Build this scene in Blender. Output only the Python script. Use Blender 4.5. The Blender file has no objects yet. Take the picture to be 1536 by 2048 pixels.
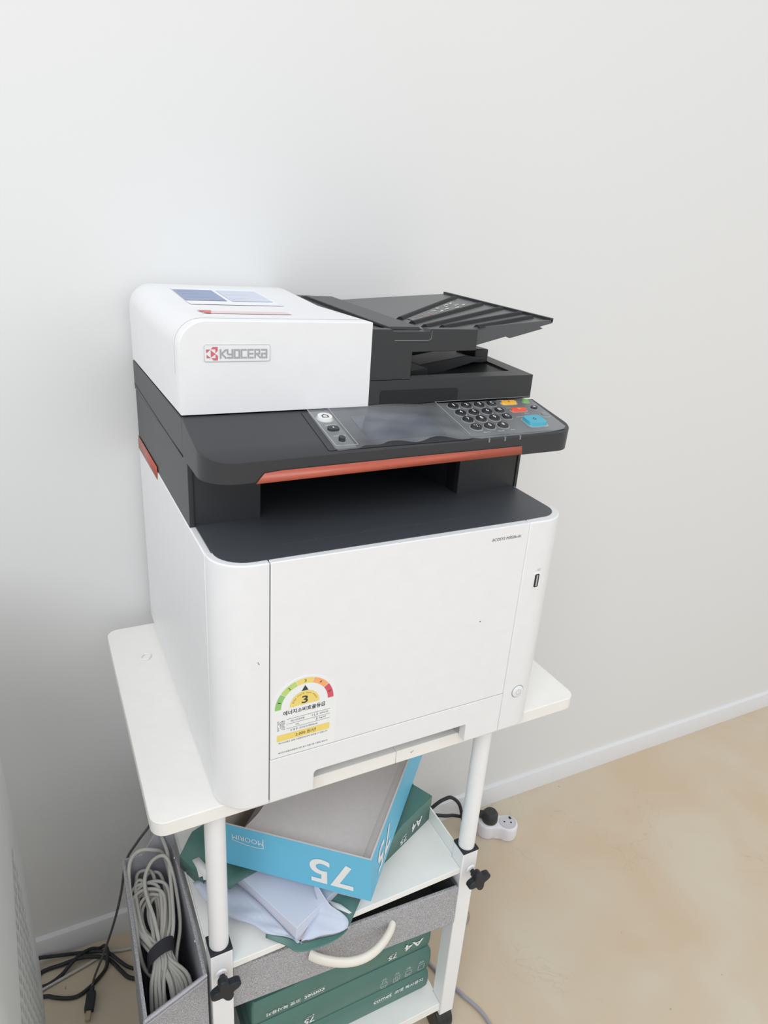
import bpy, bmesh, math, random
from mathutils import Vector, Matrix, geometry
random.seed(7)
S = bpy.context.scene
COL = S.collection
# ---------------------------------------------------------------- camera
cd = bpy.data.cameras.new('camera'); cam = bpy.data.objects.new('camera', cd); COL.objects.link(cam)
Rw = [[0.8891681556, -0.4526411521, 0.0670520579], [-0.1146604787, -0.3622634645, -0.9249963010], [0.4429819022, 0.8147890339, -0.3740131878]]
m4 = Matrix(((Rw[0][0], -Rw[1][0], -Rw[2][0], -0.1241374), (Rw[0][1], -Rw[1][1], -Rw[2][1], -0.5321813),
             (Rw[0][2], -Rw[1][2], -Rw[2][2], 0.5691133), (0, 0, 0, 1)))
cam.matrix_world = m4
cd.sensor_fit = 'VERTICAL'; cd.sensor_height = 36; cd.lens = 1348.08 / 2048 * 36; cd.clip_start = .01
S.camera = cam
# ---------------------------------------------------------------- world and lights
w = bpy.data.worlds.new('world'); S.world = w; w.use_nodes = True
bg = w.node_tree.nodes['Background']; bg.inputs[0].default_value = (0.965, 0.98, 1.0, 1); bg.inputs[1].default_value = 0.84
def area(name, loc, target, sx, sy, power, col):
    l = bpy.data.lights.new(name, 'AREA'); l.shape = 'RECTANGLE'; l.size = sx; l.size_y = sy; l.energy = power; l.color = col
    o = bpy.data.objects.new(name, l); COL.objects.link(o); o.location = loc
    o.rotation_euler = (Vector(target) - Vector(loc)).to_track_quat('-Z', 'Y').to_euler()
    return o
area('window_light', (2.6, -1.8, 1.5), (.3, .2, -.1), 1.8, 1.8, 9, (1, .97, .94))
area('ceiling_light', (-1.2, -1.75, 2.15), (-.1, 0, -.2), 1.6, 1.4, 38, (.97, .985, 1))
S.view_settings.view_transform = 'Standard'; S.view_settings.look = 'None'
S.view_settings.gamma = 1; S.view_settings.exposure = 0.02; S.view_settings.use_curve_mapping = False

# ---------------------------------------------------------------- materials
def lin(c):
    c = c / 255
    return c / 12.92 if c <= .04045 else ((c + .055) / 1.055) ** 2.4
MATS = {}
def mat(name, rgb, rough=.5, spec=.5, metal=0, noise=.03, nscale=60, bump=0, bscale=400, alpha=1, coat=0, trans=0):
    if name in MATS: return MATS[name]
    m = bpy.data.materials.new(name); m.use_nodes = True; n = m.node_tree.nodes; L = m.node_tree.links
    b = n['Principled BSDF']; c = [lin(v) for v in rgb]
    tc = n.new('ShaderNodeTexCoord')
    nt = n.new('ShaderNodeTexNoise'); nt.inputs['Scale'].default_value = nscale; nt.inputs['Detail'].default_value = 4
    L.new(tc.outputs['Object'], nt.inputs['Vector'])
    mx = n.new('ShaderNodeMix'); mx.data_type = 'RGBA'
    mx.inputs[6].default_value = (*[max(0, v * (1 - noise)) for v in c], 1); mx.inputs[7].default_value = (*[min(1, v * (1 + noise)) for v in c], 1)
    L.new(nt.outputs['Fac'], mx.inputs[0]); L.new(mx.outputs[2], b.inputs['Base Color'])
    b.inputs['Roughness'].default_value = rough; b.inputs['Specular IOR Level'].default_value = spec; b.inputs['Metallic'].default_value = metal
    b.inputs['Alpha'].default_value = alpha; b.inputs['Coat Weight'].default_value = coat; b.inputs['Transmission Weight'].default_value = trans
    if bump:
        n2 = n.new('ShaderNodeTexNoise'); n2.inputs['Scale'].default_value = bscale; L.new(tc.outputs['Object'], n2.inputs['Vector'])
        bp = n.new('ShaderNodeBump'); bp.inputs['Strength'].default_value = bump; bp.inputs['Distance'].default_value = .001
        L.new(n2.outputs['Fac'], bp.inputs['Height']); L.new(bp.outputs[0], b.inputs['Normal'])
    MATS[name] = m; return m
def fabric_mat(name, c0, c1, sc=900, rough=.85, bump=.6):
    m = mat(name, c0, rough, .3); n = m.node_tree.nodes; L = m.node_tree.links
    b = n['Principled BSDF']; tc = n['Texture Coordinate']
    def strand(a, bb, cc):
        mp = n.new('ShaderNodeMapping'); mp.inputs['Scale'].default_value = (a, bb, cc); L.new(tc.outputs['Object'], mp.inputs[0])
        t = n.new('ShaderNodeTexNoise'); t.inputs['Scale'].default_value = 1; t.inputs['Detail'].default_value = 3; L.new(mp.outputs[0], t.inputs['Vector']); return t
    a = strand(sc * 1.6, sc * 1.6, sc * .35); c = strand(sc * .35, sc * .6, sc * 1.6)
    mm = n.new('ShaderNodeMath'); mm.operation = 'MULTIPLY'; L.new(a.outputs['Fac'], mm.inputs[0]); L.new(c.outputs['Fac'], mm.inputs[1])
    rp = n.new('ShaderNodeValToRGB'); rp.color_ramp.elements[0].position = .16; rp.color_ramp.elements[1].position = .36
    rp.color_ramp.elements[0].color = (*[lin(v) for v in c0], 1); rp.color_ramp.elements[1].color = (*[lin(v) for v in c1], 1)
    L.new(mm.outputs[0], rp.inputs[0]); L.new(rp.outputs[0], b.inputs['Base Color'])
    bp = n.new('ShaderNodeBump'); bp.inputs['Strength'].default_value = bump; bp.inputs['Distance'].default_value = .0008
    L.new(mm.outputs[0], bp.inputs['Height']); L.new(bp.outputs[0], b.inputs['Normal'])
    return m
white = mat('printer_white', (234, 235, 237), .42, .4, bump=.05, bscale=1500)
white_rim = mat('printer_white_rim', (240, 238, 234), .4, .4)
grille = mat('shadow_gap', (52, 55, 60), .7, .2)
dark = mat('dark_grey_plastic', (50, 52, 56), .40, .5, bump=.10, bscale=2500)
tray_m = mat('tray_plastic', (70, 74, 80), .45, .5, bump=.12, bscale=2500)
black = mat('black_plastic', (46, 48, 50), .38, .5, bump=.1, bscale=2500)
deep = mat('cavity_black', (36, 37, 39), .6, .3)
table_m = mat('laminate_warm_white', (240, 239, 235), .5, .35)
steel_w = mat('white_painted_steel', (240, 241, 243), .35, .5, bump=.03, bscale=700)
shelf_m = mat('shelf_steel', (243, 244, 241), .4, .5)
ink = mat('print_ink', (66, 70, 74), .6, .2)
ink_w = mat('print_white', (236, 238, 238), .5, .3)
ink_l = mat('print_light_grey', (170, 174, 176), .6, .2)
knob_m = mat('black_knob', (38, 40, 46), .5, .4, bump=.1)
green_m = mat('ream_green', (84, 124, 116), .42, .45, noise=.08, nscale=30)
green_i = mat('wrapper_inside', (202, 210, 228), .5, .35, noise=.05, nscale=50)
paper_m = mat('copy_paper', (214, 218, 234), .8, .2, noise=.03, nscale=500)
blue_m = mat('carton_blue', (108, 192, 226), .5, .35, noise=.04, nscale=20)
kraft = mat('carton_grey_inside', (214, 212, 215), .75, .2, noise=.06, nscale=150)
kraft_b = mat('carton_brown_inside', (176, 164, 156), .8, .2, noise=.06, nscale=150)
tape_m = mat('orange_tape', (194, 98, 78), .35, .5, noise=.12, nscale=25, alpha=.86)
cable_w = mat('grey_cable', (198, 196, 190), .5, .4)
cable_k = mat('black_cable', (44, 46, 50), .5, .4)
strap_m = mat('velcro', (64, 64, 70), .9, .1, bump=.5, bscale=1500)
lcd = mat('lcd_glass', (52, 60, 76), .12, .6)
cream = mat('handle_ivory', (236, 232, 222), .4, .5)
fabric = fabric_mat('grey_linen_fabric', (118, 118, 122), (218, 218, 222), 2000)
fabric_in = mat('organiser_lining', (188, 189, 197), .38, .6, noise=.12, nscale=300, bump=.25, bscale=900)
fabric_trim = mat('fabric_trim', (188, 188, 198), .8, .2, noise=.08, nscale=600)
steel = mat('rivet_steel', (210, 212, 214), .25, .6, metal=.8)

# protective film: thin clear sheet
film = bpy.data.materials.new('clear_film'); film.use_nodes = True
_n = film.node_tree.nodes; _l = film.node_tree.links; _n.clear()
_o = _n.new('ShaderNodeOutputMaterial'); _t = _n.new('ShaderNodeBsdfTransparent'); _p = _n.new('ShaderNodeBsdfPrincipled')
_p.inputs['Base Color'].default_value = (.8, .84, .88, 1); _p.inputs['Roughness'].default_value = .16
_mx = _n.new('ShaderNodeMixShader'); _no = _n.new('ShaderNodeTexNoise'); _no.inputs['Scale'].default_value = 11; _no.inputs['Distortion'].default_value = .6
_tc = _n.new('ShaderNodeTexCoord'); _l.new(_tc.outputs['Object'], _no.inputs['Vector'])
_mr = _n.new('ShaderNodeMapRange'); _mr.inputs[1].default_value = .35; _mr.inputs[2].default_value = .7; _mr.inputs[3].default_value = .10; _mr.inputs[4].default_value = .24
_l.new(_no.outputs['Fac'], _mr.inputs[0]); _l.new(_mr.outputs[0], _mx.inputs[0]); _l.new(_t.outputs[0], _mx.inputs[1]); _l.new(_p.outputs[0], _mx.inputs[2])
_l.new(_mx.outputs[0], _o.inputs[0])

# ---------------------------------------------------------------- mesh helper
_tcache = {}
def text_flat(body, bold):
    k = (body, bold)
    if k not in _tcache:
        c = bpy.data.curves.new('t', 'FONT'); c.body = body; c.size = 1; c.resolution_u = 6 if body in ('75', 'A4', '3') else 2; c.offset = (0 if 'M' in body else .018) if bold else 0
        o = bpy.data.objects.new('t', c); COL.objects.link(o)
        dg = bpy.context.evaluated_depsgraph_get(); me = bpy.data.meshes.new_from_object(o.evaluated_get(dg))
        vs = [(v.co.x, v.co.y) for v in me.vertices]; fs = [tuple(p.vertices) for p in me.polygons]
        bpy.data.objects.remove(o); bpy.data.curves.remove(c); bpy.data.meshes.remove(me)
        _tcache[k] = (vs, fs)
    return _tcache[k]
class G:
    def __init__(s): s.v = []; s.f = []; s.m = []
    def face(s, idx, m=0): s.f.append(tuple(idx)); s.m.append(m)
    def poly(s, pts, m=0):
        b = len(s.v); s.v += [tuple(p) for p in pts]; s.face(range(b, b + len(pts)), m); return s
    def prism(s, pts, ax, a, b, m=0, mt=None):
        f = {'z': lambda p, h: (p[0], p[1], h), 'y': lambda p, h: (p[0], h, p[1]), 'x': lambda p, h: (h, p[0], p[1])}[ax]
        n = len(pts); o = len(s.v)
        s.v += [f(p, a) for p in pts] + [f(p, b) for p in pts]
        s.face(range(o, o + n), m); s.face(range(o + 2 * n - 1, o + n - 1, -1), m if mt is None else mt)
        for i in range(n): j = (i + 1) % n; s.face((o + i, o + j, o + n + j, o + n + i), m)
        return s
    def box(s, x0, x1, y0, y1, z0, z1, m=0): return s.prism([(x0, y0), (x1, y0), (x1, y1), (x0, y1)], 'z', z0, z1, m)
    def loft(s, rings, m=0, closed=True, caps=True):
        o = len(s.v); n = len(rings[0])
        for r in rings: s.v += [tuple(p) for p in r]
        for k in range(len(rings) - 1):
            for i in range(n if closed else n - 1):
                j = (i + 1) % n; s.face((o + k * n + i, o + k * n + j, o + (k + 1) * n + j, o + (k + 1) * n + i), m)
        if caps and closed: s.face(range(o + n - 1, o - 1, -1), m); s.face(range(o + (len(rings) - 1) * n, o + len(rings) * n), m)
        return s
    def tube(s, path, r, n=8, m=0, closed=False):
        P = [Vector(p) for p in path]; rings = []; up = Vector((0, 0, 1)); prev = None
        for i, p in enumerate(P):
            if closed: d = P[(i + 1) % len(P)] - P[i - 1]
            else: d = P[min(i + 1, len(P) - 1)] - P[max(i - 1, 0)]
            d.normalize()
            a = prev - d * prev.dot(d) if prev is not None else d.cross(up if abs(d.z) < .9 else Vector((1, 0, 0)))
            a.normalize(); prev = a; b = d.cross(a); rr = r[i] if isinstance(r, (list, tuple)) else r
            rings.append([p + (a * math.cos(t) + b * math.sin(t)) * rr for t in [2 * math.pi * k / n for k in range(n)]])
        if closed: rings.append(rings[0])
        return s.loft(rings, m, True, not closed)
    def lathe(s, prof, c, n=24, m=0, ax='z'):
        f = {'z': lambda r, h, t: (c[0] + r * math.cos(t), c[1] + r * math.sin(t), c[2] + h),
             'y': lambda r, h, t: (c[0] + r * math.cos(t), c[1] + h, c[2] + r * math.sin(t)),
             'x': lambda r, h, t: (c[0] + h, c[1] + r * math.cos(t), c[2] + r * math.sin(t))}[ax]
        return s.loft([[f(max(r, 1e-5), h, 2 * math.pi * k / n) for k in range(n)] for r, h in prof], m)
    def text(s, body, fr, u0, v0, u1, v1, m=0, rot=False, bold=False, shear=0):
        vs, fs = text_flat(body, bold)
        if not vs: return s
        xa = min(v[0] for v in vs); xb = max(v[0] for v in vs); ya = min(v[1] for v in vs); yb = max(v[1] for v in vs)
        if body in ('1', 'I', '!'): um = (u0 + u1) / 2; hw_ = (u1 - u0) * .24; u0, u1 = um - hw_, um + hw_
        o = len(s.v)
        for x, y in vs:
            a = (x - xa) / (xb - xa); b = (y - ya) / (yb - ya)
            if rot: a, b = 1 - a, 1 - b
            s.v.append(tuple(fr(u0 + (u1 - u0) * a + shear * (b - .5) * (v1 - v0), v0 + (v1 - v0) * b)))
        for q in fs: s.face([o + i for i in q], m)
        return s
    def stroke(s, pts, w, fr, m=0, closed=False):
        P = [Vector(p) for p in pts]
        if not closed and len(P) > 2 and (P[0] - P[-1]).length < 1e-9: closed = True; P = P[:-1]
        P = [p for k, p in enumerate(P) if k == 0 or (p - P[k - 1]).length > 1e-9]; n = len(P); o = len(s.v)
        for i in range(n):
            a = P[i - 1] if (i or closed) else None; c = P[(i + 1) % n] if (i < n - 1 or closed) else None; p = P[i]
            d0 = (p - a).normalized() if a is not None else None; d1 = (c - p).normalized() if c is not None else None
            if d0 is None: d0 = d1; p = p - d1 * w / 2
            elif d1 is None: d1 = d0; p = p + d0 * w / 2
            t = d0 + d1; t = t.normalized() if t.length > 1e-6 else d0
            nn = Vector((-t.y, t.x)); k = w / 2 / max(.35, nn.dot(Vector((-d0.y, d0.x))))
            s.v += [tuple(fr(*(p + nn * k))), tuple(fr(*(p - nn * k)))]
        for i in range(n if closed else n - 1):
            j = (i + 1) % n; s.face((o + 2 * i, o + 2 * i + 1, o + 2 * j + 1, o + 2 * j), m)
        return s
def rrect(x0, x1, y0, y1, r, n=5, corners=(1, 1, 1, 1)):
    out = []
    for k, (cx, cy, a, sx, sy) in enumerate(((x1 - r, y0 + r, -90, x1, y0), (x1 - r, y1 - r, 0, x1, y1), (x0 + r, y1 - r, 90, x0, y1), (x0 + r, y0 + r, 180, x0, y0))):
        if corners[k]:
            for i in range(n + 1):
                t = math.radians(a + 90 * i / n); out.append((cx + r * math.cos(t), cy + r * math.sin(t)))
        else: out.append((sx, sy))
    return out
def smooth_path(P, n=8, closed=False):
    P = [Vector(p) for p in P]; out = []; N = len(P)
    g = (lambda i: P[i % N]) if closed else (lambda i: P[max(0, min(N - 1, i))])
    for i in range(N if closed else N - 1):
        a, b, c, d = g(i - 1), g(i), g(i + 1), g(i + 2)
        for k in range(n):
            t = k / n
            out.append(.5 * ((2 * b) + (c - a) * t + (2 * a - 5 * b + 4 * c - d) * t * t + (3 * b - a - 3 * c + d) * t ** 3))
    if not closed: out.append(P[-1])
    return out
ROOTS = {}
def root(name, loc, label, cat, group=None):
    o = bpy.data.objects.new(name, None); o.empty_display_size = .05; COL.objects.link(o); o.location = loc
    o['label'] = label; o['category'] = cat
    if group: o['group'] = group
    ROOTS[o.name] = Vector(loc); return o
def obj(name, g, mats, parent=None, bevel=0, seg=2, label=None, cat=None, kind=None, angle=35, solid=0, recalc=True):
    me = bpy.data.meshes.new(name)
    xs = [v[0] for v in g.v]; ys = [v[1] for v in g.v]; zs = [v[2] for v in g.v]
    c = Vector(((min(xs) + max(xs)) / 2, (min(ys) + max(ys)) / 2, min(zs)))
    me.from_pydata([tuple(Vector(v) - c) for v in g.v], [], g.f)
    mats = mats if isinstance(mats, (list, tuple)) else [mats]
    for m in mats: me.materials.append(m)
    for p, m in zip(me.polygons, g.m): p.material_index = m; p.use_smooth = True
    if recalc:
        bm = bmesh.new(); bm.from_mesh(me); bmesh.ops.recalc_face_normals(bm, faces=bm.faces); bm.to_mesh(me); bm.free()
    me.set_sharp_from_angle(angle=math.radians(angle))
    o = bpy.data.objects.new(name, me); COL.objects.link(o)
    o.location = c
    if parent is not None:
        o.parent = parent; off = Vector((0, 0, 0)); q = parent
        while q is not None: off = off + q.location; q = q.parent
        o.location = c - off
    if solid: md = o.modifiers.new('solid', 'SOLIDIFY'); md.thickness = solid; md.offset = 0
    if bevel: md = o.modifiers.new('bevel', 'BEVEL'); md.width = bevel; md.segments = seg; md.limit_method = 'ANGLE'; md.angle_limit = math.radians(40)
    if label: o['label'] = label
    if cat: o['category'] = cat
    if kind: o['kind'] = kind
    return o

# ================================================================ SETTING
FZ = -.67
def wy(x): return .442 - .019 * x          # wall face
# floor
fm = bpy.data.materials.new('poured_beige_floor'); fm.use_nodes = True
n = fm.node_tree.nodes; L = fm.node_tree.links; b = n['Principled BSDF']; tc = n.new('ShaderNodeTexCoord')
def nz(sc, det=4, dist=0):
    t = n.new('ShaderNodeTexNoise'); t.inputs['Scale'].default_value = sc; t.inputs['Detail'].default_value = det; t.inputs['Distortion'].default_value = dist
    L.new(tc.outputs['Object'], t.inputs['Vector']); return t
def ramp(src, e):
    r = n.new('ShaderNodeValToRGB'); L.new(src, r.inputs[0])
    r.color_ramp.elements[0].position = e[0][0]; r.color_ramp.elements[0].color = e[0][1]
    r.color_ramp.elements[1].position = e[1][0]; r.color_ramp.elements[1].color = e[1][1]
    for p, c in e[2:]: q = r.color_ramp.elements.new(p); q.color = c
    return r
C3 = lambda *a: (*[lin(v) for v in a], 1)
a1 = ramp(nz(4.5, 3, .6).outputs['Fac'], [(.32, C3(204, 184, 158)), (.68, C3(206, 196, 176))])
cr = nz(7, 6, 1.2)
ab = n.new('ShaderNodeMath'); ab.operation = 'SUBTRACT'; ab.inputs[1].default_value = .5; L.new(cr.outputs['Fac'], ab.inputs[0])
ab2 = n.new('ShaderNodeMath'); ab2.operation = 'ABSOLUTE'; L.new(ab.outputs[0], ab2.inputs[0])
ck = ramp(ab2.outputs[0], [(0, (.72, .70, .66, 1)), (.006, (1, 1, 1, 1))])
msk = ramp(nz(3.3, 2).outputs['Fac'], [(.54, (0, 0, 0, 1)), (.62, (1, 1, 1, 1))])
mk = n.new('ShaderNodeMix'); mk.data_type = 'RGBA'; mk.inputs[6].default_value = (1, 1, 1, 1); L.new(msk.outputs[0], mk.inputs[0]); L.new(ck.outputs[0], mk.inputs[7])
sp = ramp(nz(48, 2).outputs['Fac'], [(.205, (.62, .57, .5, 1)), (.225, (1, 1, 1, 1))])
m1 = n.new('ShaderNodeMix'); m1.data_type = 'RGBA'; m1.blend_type = 'MULTIPLY'; m1.inputs[0].default_value = .42
L.new(a1.outputs[0], m1.inputs[6]); L.new(mk.outputs[2], m1.inputs[7])
m2 = n.new('ShaderNodeMix'); m2.data_type = 'RGBA'; m2.blend_type = 'MULTIPLY'; m2.inputs[0].default_value = 1
L.new(m1.outputs[2], m2.inputs[6]); L.new(sp.outputs[0], m2.inputs[7]); L.new(m2.outputs[2], b.inputs['Base Color'])
b.inputs['Roughness'].default_value = .38
bp = n.new('ShaderNodeBump'); bp.inputs['Strength'].default_value = .12; bp.inputs['Distance'].default_value = .002; L.new(nz(9, 4).outputs['Fac'], bp.inputs['Height']); L.new(bp.outputs[0], b.inputs['Normal'])
g = G(); g.prism([(-3, -4), (5, -4), (5, wy(5) + .1), (-3, wy(-3) + .1)], 'z', FZ - .05, FZ); obj('floor', g, fm, kind='structure')
wall_m = mat('painted_plaster_wall', (226, 227, 227), .75, .25, noise=.012, nscale=2.2, bump=.10, bscale=90)
g = G(); g.prism([(-3, wy(-3)), (5, wy(5)), (5, wy(5) + .1), (-3, wy(-3) + .1)], 'z', FZ, 2.1); obj('wall_back', g, wall_m, kind='structure')
base_m = mat('painted_baseboard', (226, 227, 229), .45, .4, noise=.02)
g = G(); g.loft([[(x, wy(x) - .0085, FZ), (x, wy(x) - .0085, FZ + .0490), (x, wy(x) - .0075, FZ + .0510), (x, wy(x) - .0004, FZ + .0535), (x, wy(x), FZ + .0535), (x, wy(x), FZ)] for x in (-3, 5)])
obj('baseboard_back', g, base_m, kind='structure')

# ================================================================ PRINTER
W = .4115; X1, X2, HB, S1 = .0514, .3513, .2886, .0584
pr = root('laser_printer', (.206, .2, 0), 'white and black multifunction laser printer standing on the white cart top', 'printer')
# rear body
g = G(); g.prism([(.0385, .001), (.0385, HB - .001), (.428, HB - .001), (.428, .005), (.325, .005), (.322, .0012), (.312, .0012), (.309, .005), (.150, .005), (.146, .001)], 'x', 0, W)
obj('body', g, white, pr, bevel=.0014)
g = G(); g.box(.004, W - .004, .155, .425, .0004, .006); obj('base_frame', g, white, pr)
# left rounded front column
def column(name, x0, x1, left):
    g = G(); r = .036
    pts = []
    if left:
        pts = [(x1, 0), (x1, .038), (x0, .038)] + [(x0 + r - r * math.cos(t), r - r * math.sin(t)) for t in [math.pi / 2 * k / 10 for k in range(11)]]
    else:
        pts = [(x0, .038), (x0, 0)] + [(x1 - r + r * math.sin(t), r - r * math.cos(t)) for t in [math.pi / 2 * k / 10 for k in range(11)]] + [(x1, .038)]
    g.prism(pts, 'z', .0008, HB)
    return obj(name, g, white, pr, bevel=.0014, seg=3)
column('front_column', 0, X1 - .0006, True)
fc = column('front_column', X2 + .0004, W, False)
# usb socket and its symbol, power button on the right column
F0 = lambda u, v: (u, -.0004, v)
g = G(); g.prism(rrect(.3690, .3785, .2035, .2225, .0022, 3), 'y', -.0009, .004, 0); g.prism(rrect(.3700, .3762, .2045, .2215, .0015, 3), 'y', -.0012, -.0008, 1)
g.prism([(.3722, .206), (.3742, .206), (.3742, .2205), (.3722, .2205)], 'y', -.0016, -.0011, 2)
us = obj('usb_socket', g, [white_rim, deep, ink_l], fc)
g = G(); g.stroke([(.3705, .2262), (.3785, .2272)], .0003, F0); g.stroke([(.3728, .2265), (.3745, .2282), (.3762, .2284)], .0003, F0); g.stroke([(.374, .2266), (.3752, .2252), (.3768, .2256)], .0003, F0)
obj('usb_symbol', g, ink_l, fc)
g = G(); c = (.3737, 0, .0560)
g.lathe([(.0091, .002), (.0091, -.0003), (.0083, -.0003), (.0083, .0006)], c, 32, 1, 'y')
g.lathe([(.0080, .003), (.0080, -.0012), (.0070, -.0018), (.0001, -.0016)], c, 32, 0, 'y')
FB = lambda u, v: (u, -.0021, v)
g.stroke([(.3737 + .0037 * math.sin(t), .056 + .0037 * math.cos(t)) for t in [math.radians(35 + 290 * k / 16) for k in range(17)]], .0005, FB, 2)
g.stroke([(.3737, .0567), (.3737, .0605)], .0006, FB, 2)
obj('power_button', g, [white, ink_l, mat('embossed_grey', (196, 198, 200), .5)], fc)
# front door
g = G(); g.box(X1 + .0004, X2 - .0003, 0, .038, S1 + .0005, HB)
door = obj('front_door', g, white, pr, bevel=.0009)
g = G(); g.text('ECOSYS M5526cdn', F0, .3018, .2731, .3402, .2764, shear=.25); obj('model_print', g, ink, door)
for u_, v_, p_ in ((.0392, .1829, 0), (.0401, .1812, 0)):
    g = G(); g.lathe([(.0001, -.0002), (.0005, -.0002), (.0005, .0002)], (u_, -.0001, v_), 8, 0, 'y'); obj('speck', g, ink, pr)
g = G(); g.lathe([(.0001, -.0002), (.0007, -.0002), (.0007, .0002)], (.2999, -.0001, .173), 8, 0, 'y'); obj('speck', g, ink, door)
# gap behind the seams
g = G(); g.box(.01, W - .01, .003, .037, .002, HB - .004) if False else g.box(X1 - .006, X2 + .006, .0375, .0384, .002, HB - .002); g.box(X1 - .0012, X1 + .0012, .0030, .0375, .003, HB - .004); g.box(X2 - .0012, X2 + .0012, .0030, .0375, .003, HB - .004)
obj('seam_backing', g, deep, pr)
# cassette with hand recess
g = G(); x0, x1, zc = X1 + .0004, X2 - .0004, .0270
pts = [(x0, .0012), (x0, S1 - .0005), (x1, S1 - .0005), (x1, .0012), (.3003, .0012), (.3003, zc - .0015), (.2990, zc), (.1062, zc)] + [(.1062 - .0045 * math.sin(t), zc - .0045 + .0045 * math.cos(t)) for t in (.4, .8, 1.2, 1.57)] + [(.1015, .0012)]
g.prism(pts, 'y', 0, .012)
cas = obj('paper_cassette', g, white, pr, bevel=.0006)
g = G(); g.box(.095, .307, .030, .033, .001, .032, 0); g.box(.095, .307, .012, .033, .0285, .032, 0); g.box(X1 + .002, .1005, .012, .036, .0025, .055); g.box(.3015, X2 - .002, .012, .036, .0025, .055)
obj('cassette_recess', g, mat('recess_grey', (170, 174, 180), .6), cas)
# energy label on the front door
fr = lambda u, v: (u, -.0006, v); cx, cz = .0884, .1207
g = G(); pts = [(.0526, .0600), (.1243, .0600), (.1243, cz)] + [(cx + .0359 * math.cos(t), cz + .0345 * math.sin(t)) for t in [math.pi * k / 24 for k in range(1, 24)]] + [(.0526, cz)]
g.prism(pts, 'y', -.0004, .0002)
lab = obj('energy_label', g, mat('label_paper', (236, 238, 239), .45, .4), door, label='energy rating label with a coloured arc and the grade 3')
bands = [((148, 200, 118), 'green'), ((190, 214, 122), 'lime'), ((238, 214, 122), 'yellow'), ((244, 176, 116), 'orange'), ((212, 92, 108), 'red')]
ri, ro = .0257, .0321
g = G(); mt = []
for k, (c, nm) in enumerate(bands):
    mt.append(mat('label_' + nm, c, .5, .3)); a0 = math.pi - math.pi * k / 5 - (.012 if k else 0); a1_ = math.pi - math.pi * (k + 1) / 5 + .012
    ts = [a0 + (a1_ - a0) * i / 7 for i in range(8)]
    g.poly([fr(cx + ro * math.cos(t), cz + ro * math.sin(t)) for t in ts] + [fr(cx + ri * math.cos(t), cz + ri * math.sin(t)) for t in ts[::-1]], k)
    t = (a0 + a1_) / 2; q = [(-90 + math.degrees(t)) * .9]
    px, pz = cx + (ri + ro) / 2 * math.cos(t), cz + (ri + ro) / 2 * math.sin(t); an = (t - math.pi / 2)
    f2 = lambda u, v, px=px, pz=pz, an=an: (px + u * math.cos(an) - v * math.sin(an), -.0008, pz + u * math.sin(an) + v * math.cos(an))
    g.text(str(k + 1), f2, -.0011, -.0016, .0011, .0016, 5)
obj('grade_scale', g, mt + [ink], lab)
g = G(); g.poly([fr(cx + .0162 * math.cos(t), cz + .0168 * math.sin(t)) for t in [math.pi * k / 20 for k in range(21)]], 1)
g.poly([fr(.0847, .1377), fr(.0921, .1377), fr(.0884, .1442)], 0)
f3 = lambda u, v: (u, -.0008, v)
g.text('3', f3, .0851, .1222, .0917, .1312, 0, bold=True)
w_ = '에너지소비효율등급'
for k, ch in enumerate('1등급에 가까울수록 에너지가 절약됩니다'):
    if ch == ' ': continue
    t = math.radians(160 - 140 * k / 20); an = t - math.pi / 2; px, pz = cx + .0136 * math.cos(t), cz + .0140 * math.sin(t)
    f2 = lambda u, v, px=px, pz=pz, an=an: (px + u * math.cos(an) - v * math.sin(an), -.0009, pz + u * math.sin(an) + v * math.cos(an))
    g.text(ch, f2, -.0006, -.0007, .0006, .0007, 0)
obj('grade_badge', g, [ink, mt[2]], lab)
g = G(); g.text(w_, fr, .0652, .1120, .1116, .1176, bold=True)
for z in (.1066, .1004, .0948): g.stroke([(.0693, z), (.1170, z)], .0003, fr)
g.text('연간 소비전력량', fr, .0735, .1022, .0885, .1046); g.text('11.2', fr, .0972, .1022, .1035, .1052); g.text('kWh/년', fr, .1058, .1026, .1150, .1050)
g.text('CO₂', fr, .0790, .0962, .0828, .0988); g.text('5', fr, .1015, .0963, .1033, .0992); g.text('kg/년', fr, .1055, .0966, .1125, .0990)
g.text('모 델 명 : ECOSYS M5526cdn', fr, .0732, .0905, .1035, .0930)
g.text('에너지비용은 실제 사용환경에 따라 달라질 수 있습니다', fr, .0606, .0770, .1150, .0791)
g.text('에너지이용합리화법에 의한 표시 적용기준 시행일 2025.01', fr, .0602, .0642, .1158, .0664)
g.stroke([(.0592, .0945), (.0592, .1065), (.0606, .1065), (.0606, .1022), (.0634, .1063), (.0650, .1063), (.0618, .1012)], .00028, fr); g.stroke([(.0592, .0945), (.0606, .0945), (.0606, .0990)], .00028, fr)
arc = lambda r, a0, a1: [(.0672 + r * math.cos(math.radians(a)) * .85, .1000 + r * math.sin(math.radians(a))) for a in [a0 + (a1 - a0) * k / 14 for k in range(15)]]
g.stroke(arc(.0058, 92, 268) + arc(.0042, 262, 98), .00028, fr, closed=True); g.stroke(arc(.0030, 96, 264) + arc(.0018, 258, 102), .00028, fr, closed=True)
obj('label_print', g, ink, lab)
g = G(); g.poly([fr(.0588, .0805), fr(.1172, .0805), fr(.1172, .0886), fr(.0588, .0886)], 1); g.text('2,000 원/년', f3, .0790, .0822, .1015, .0868, 0)
obj('price_bar', g, [ink, mt[2]], lab)
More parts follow.
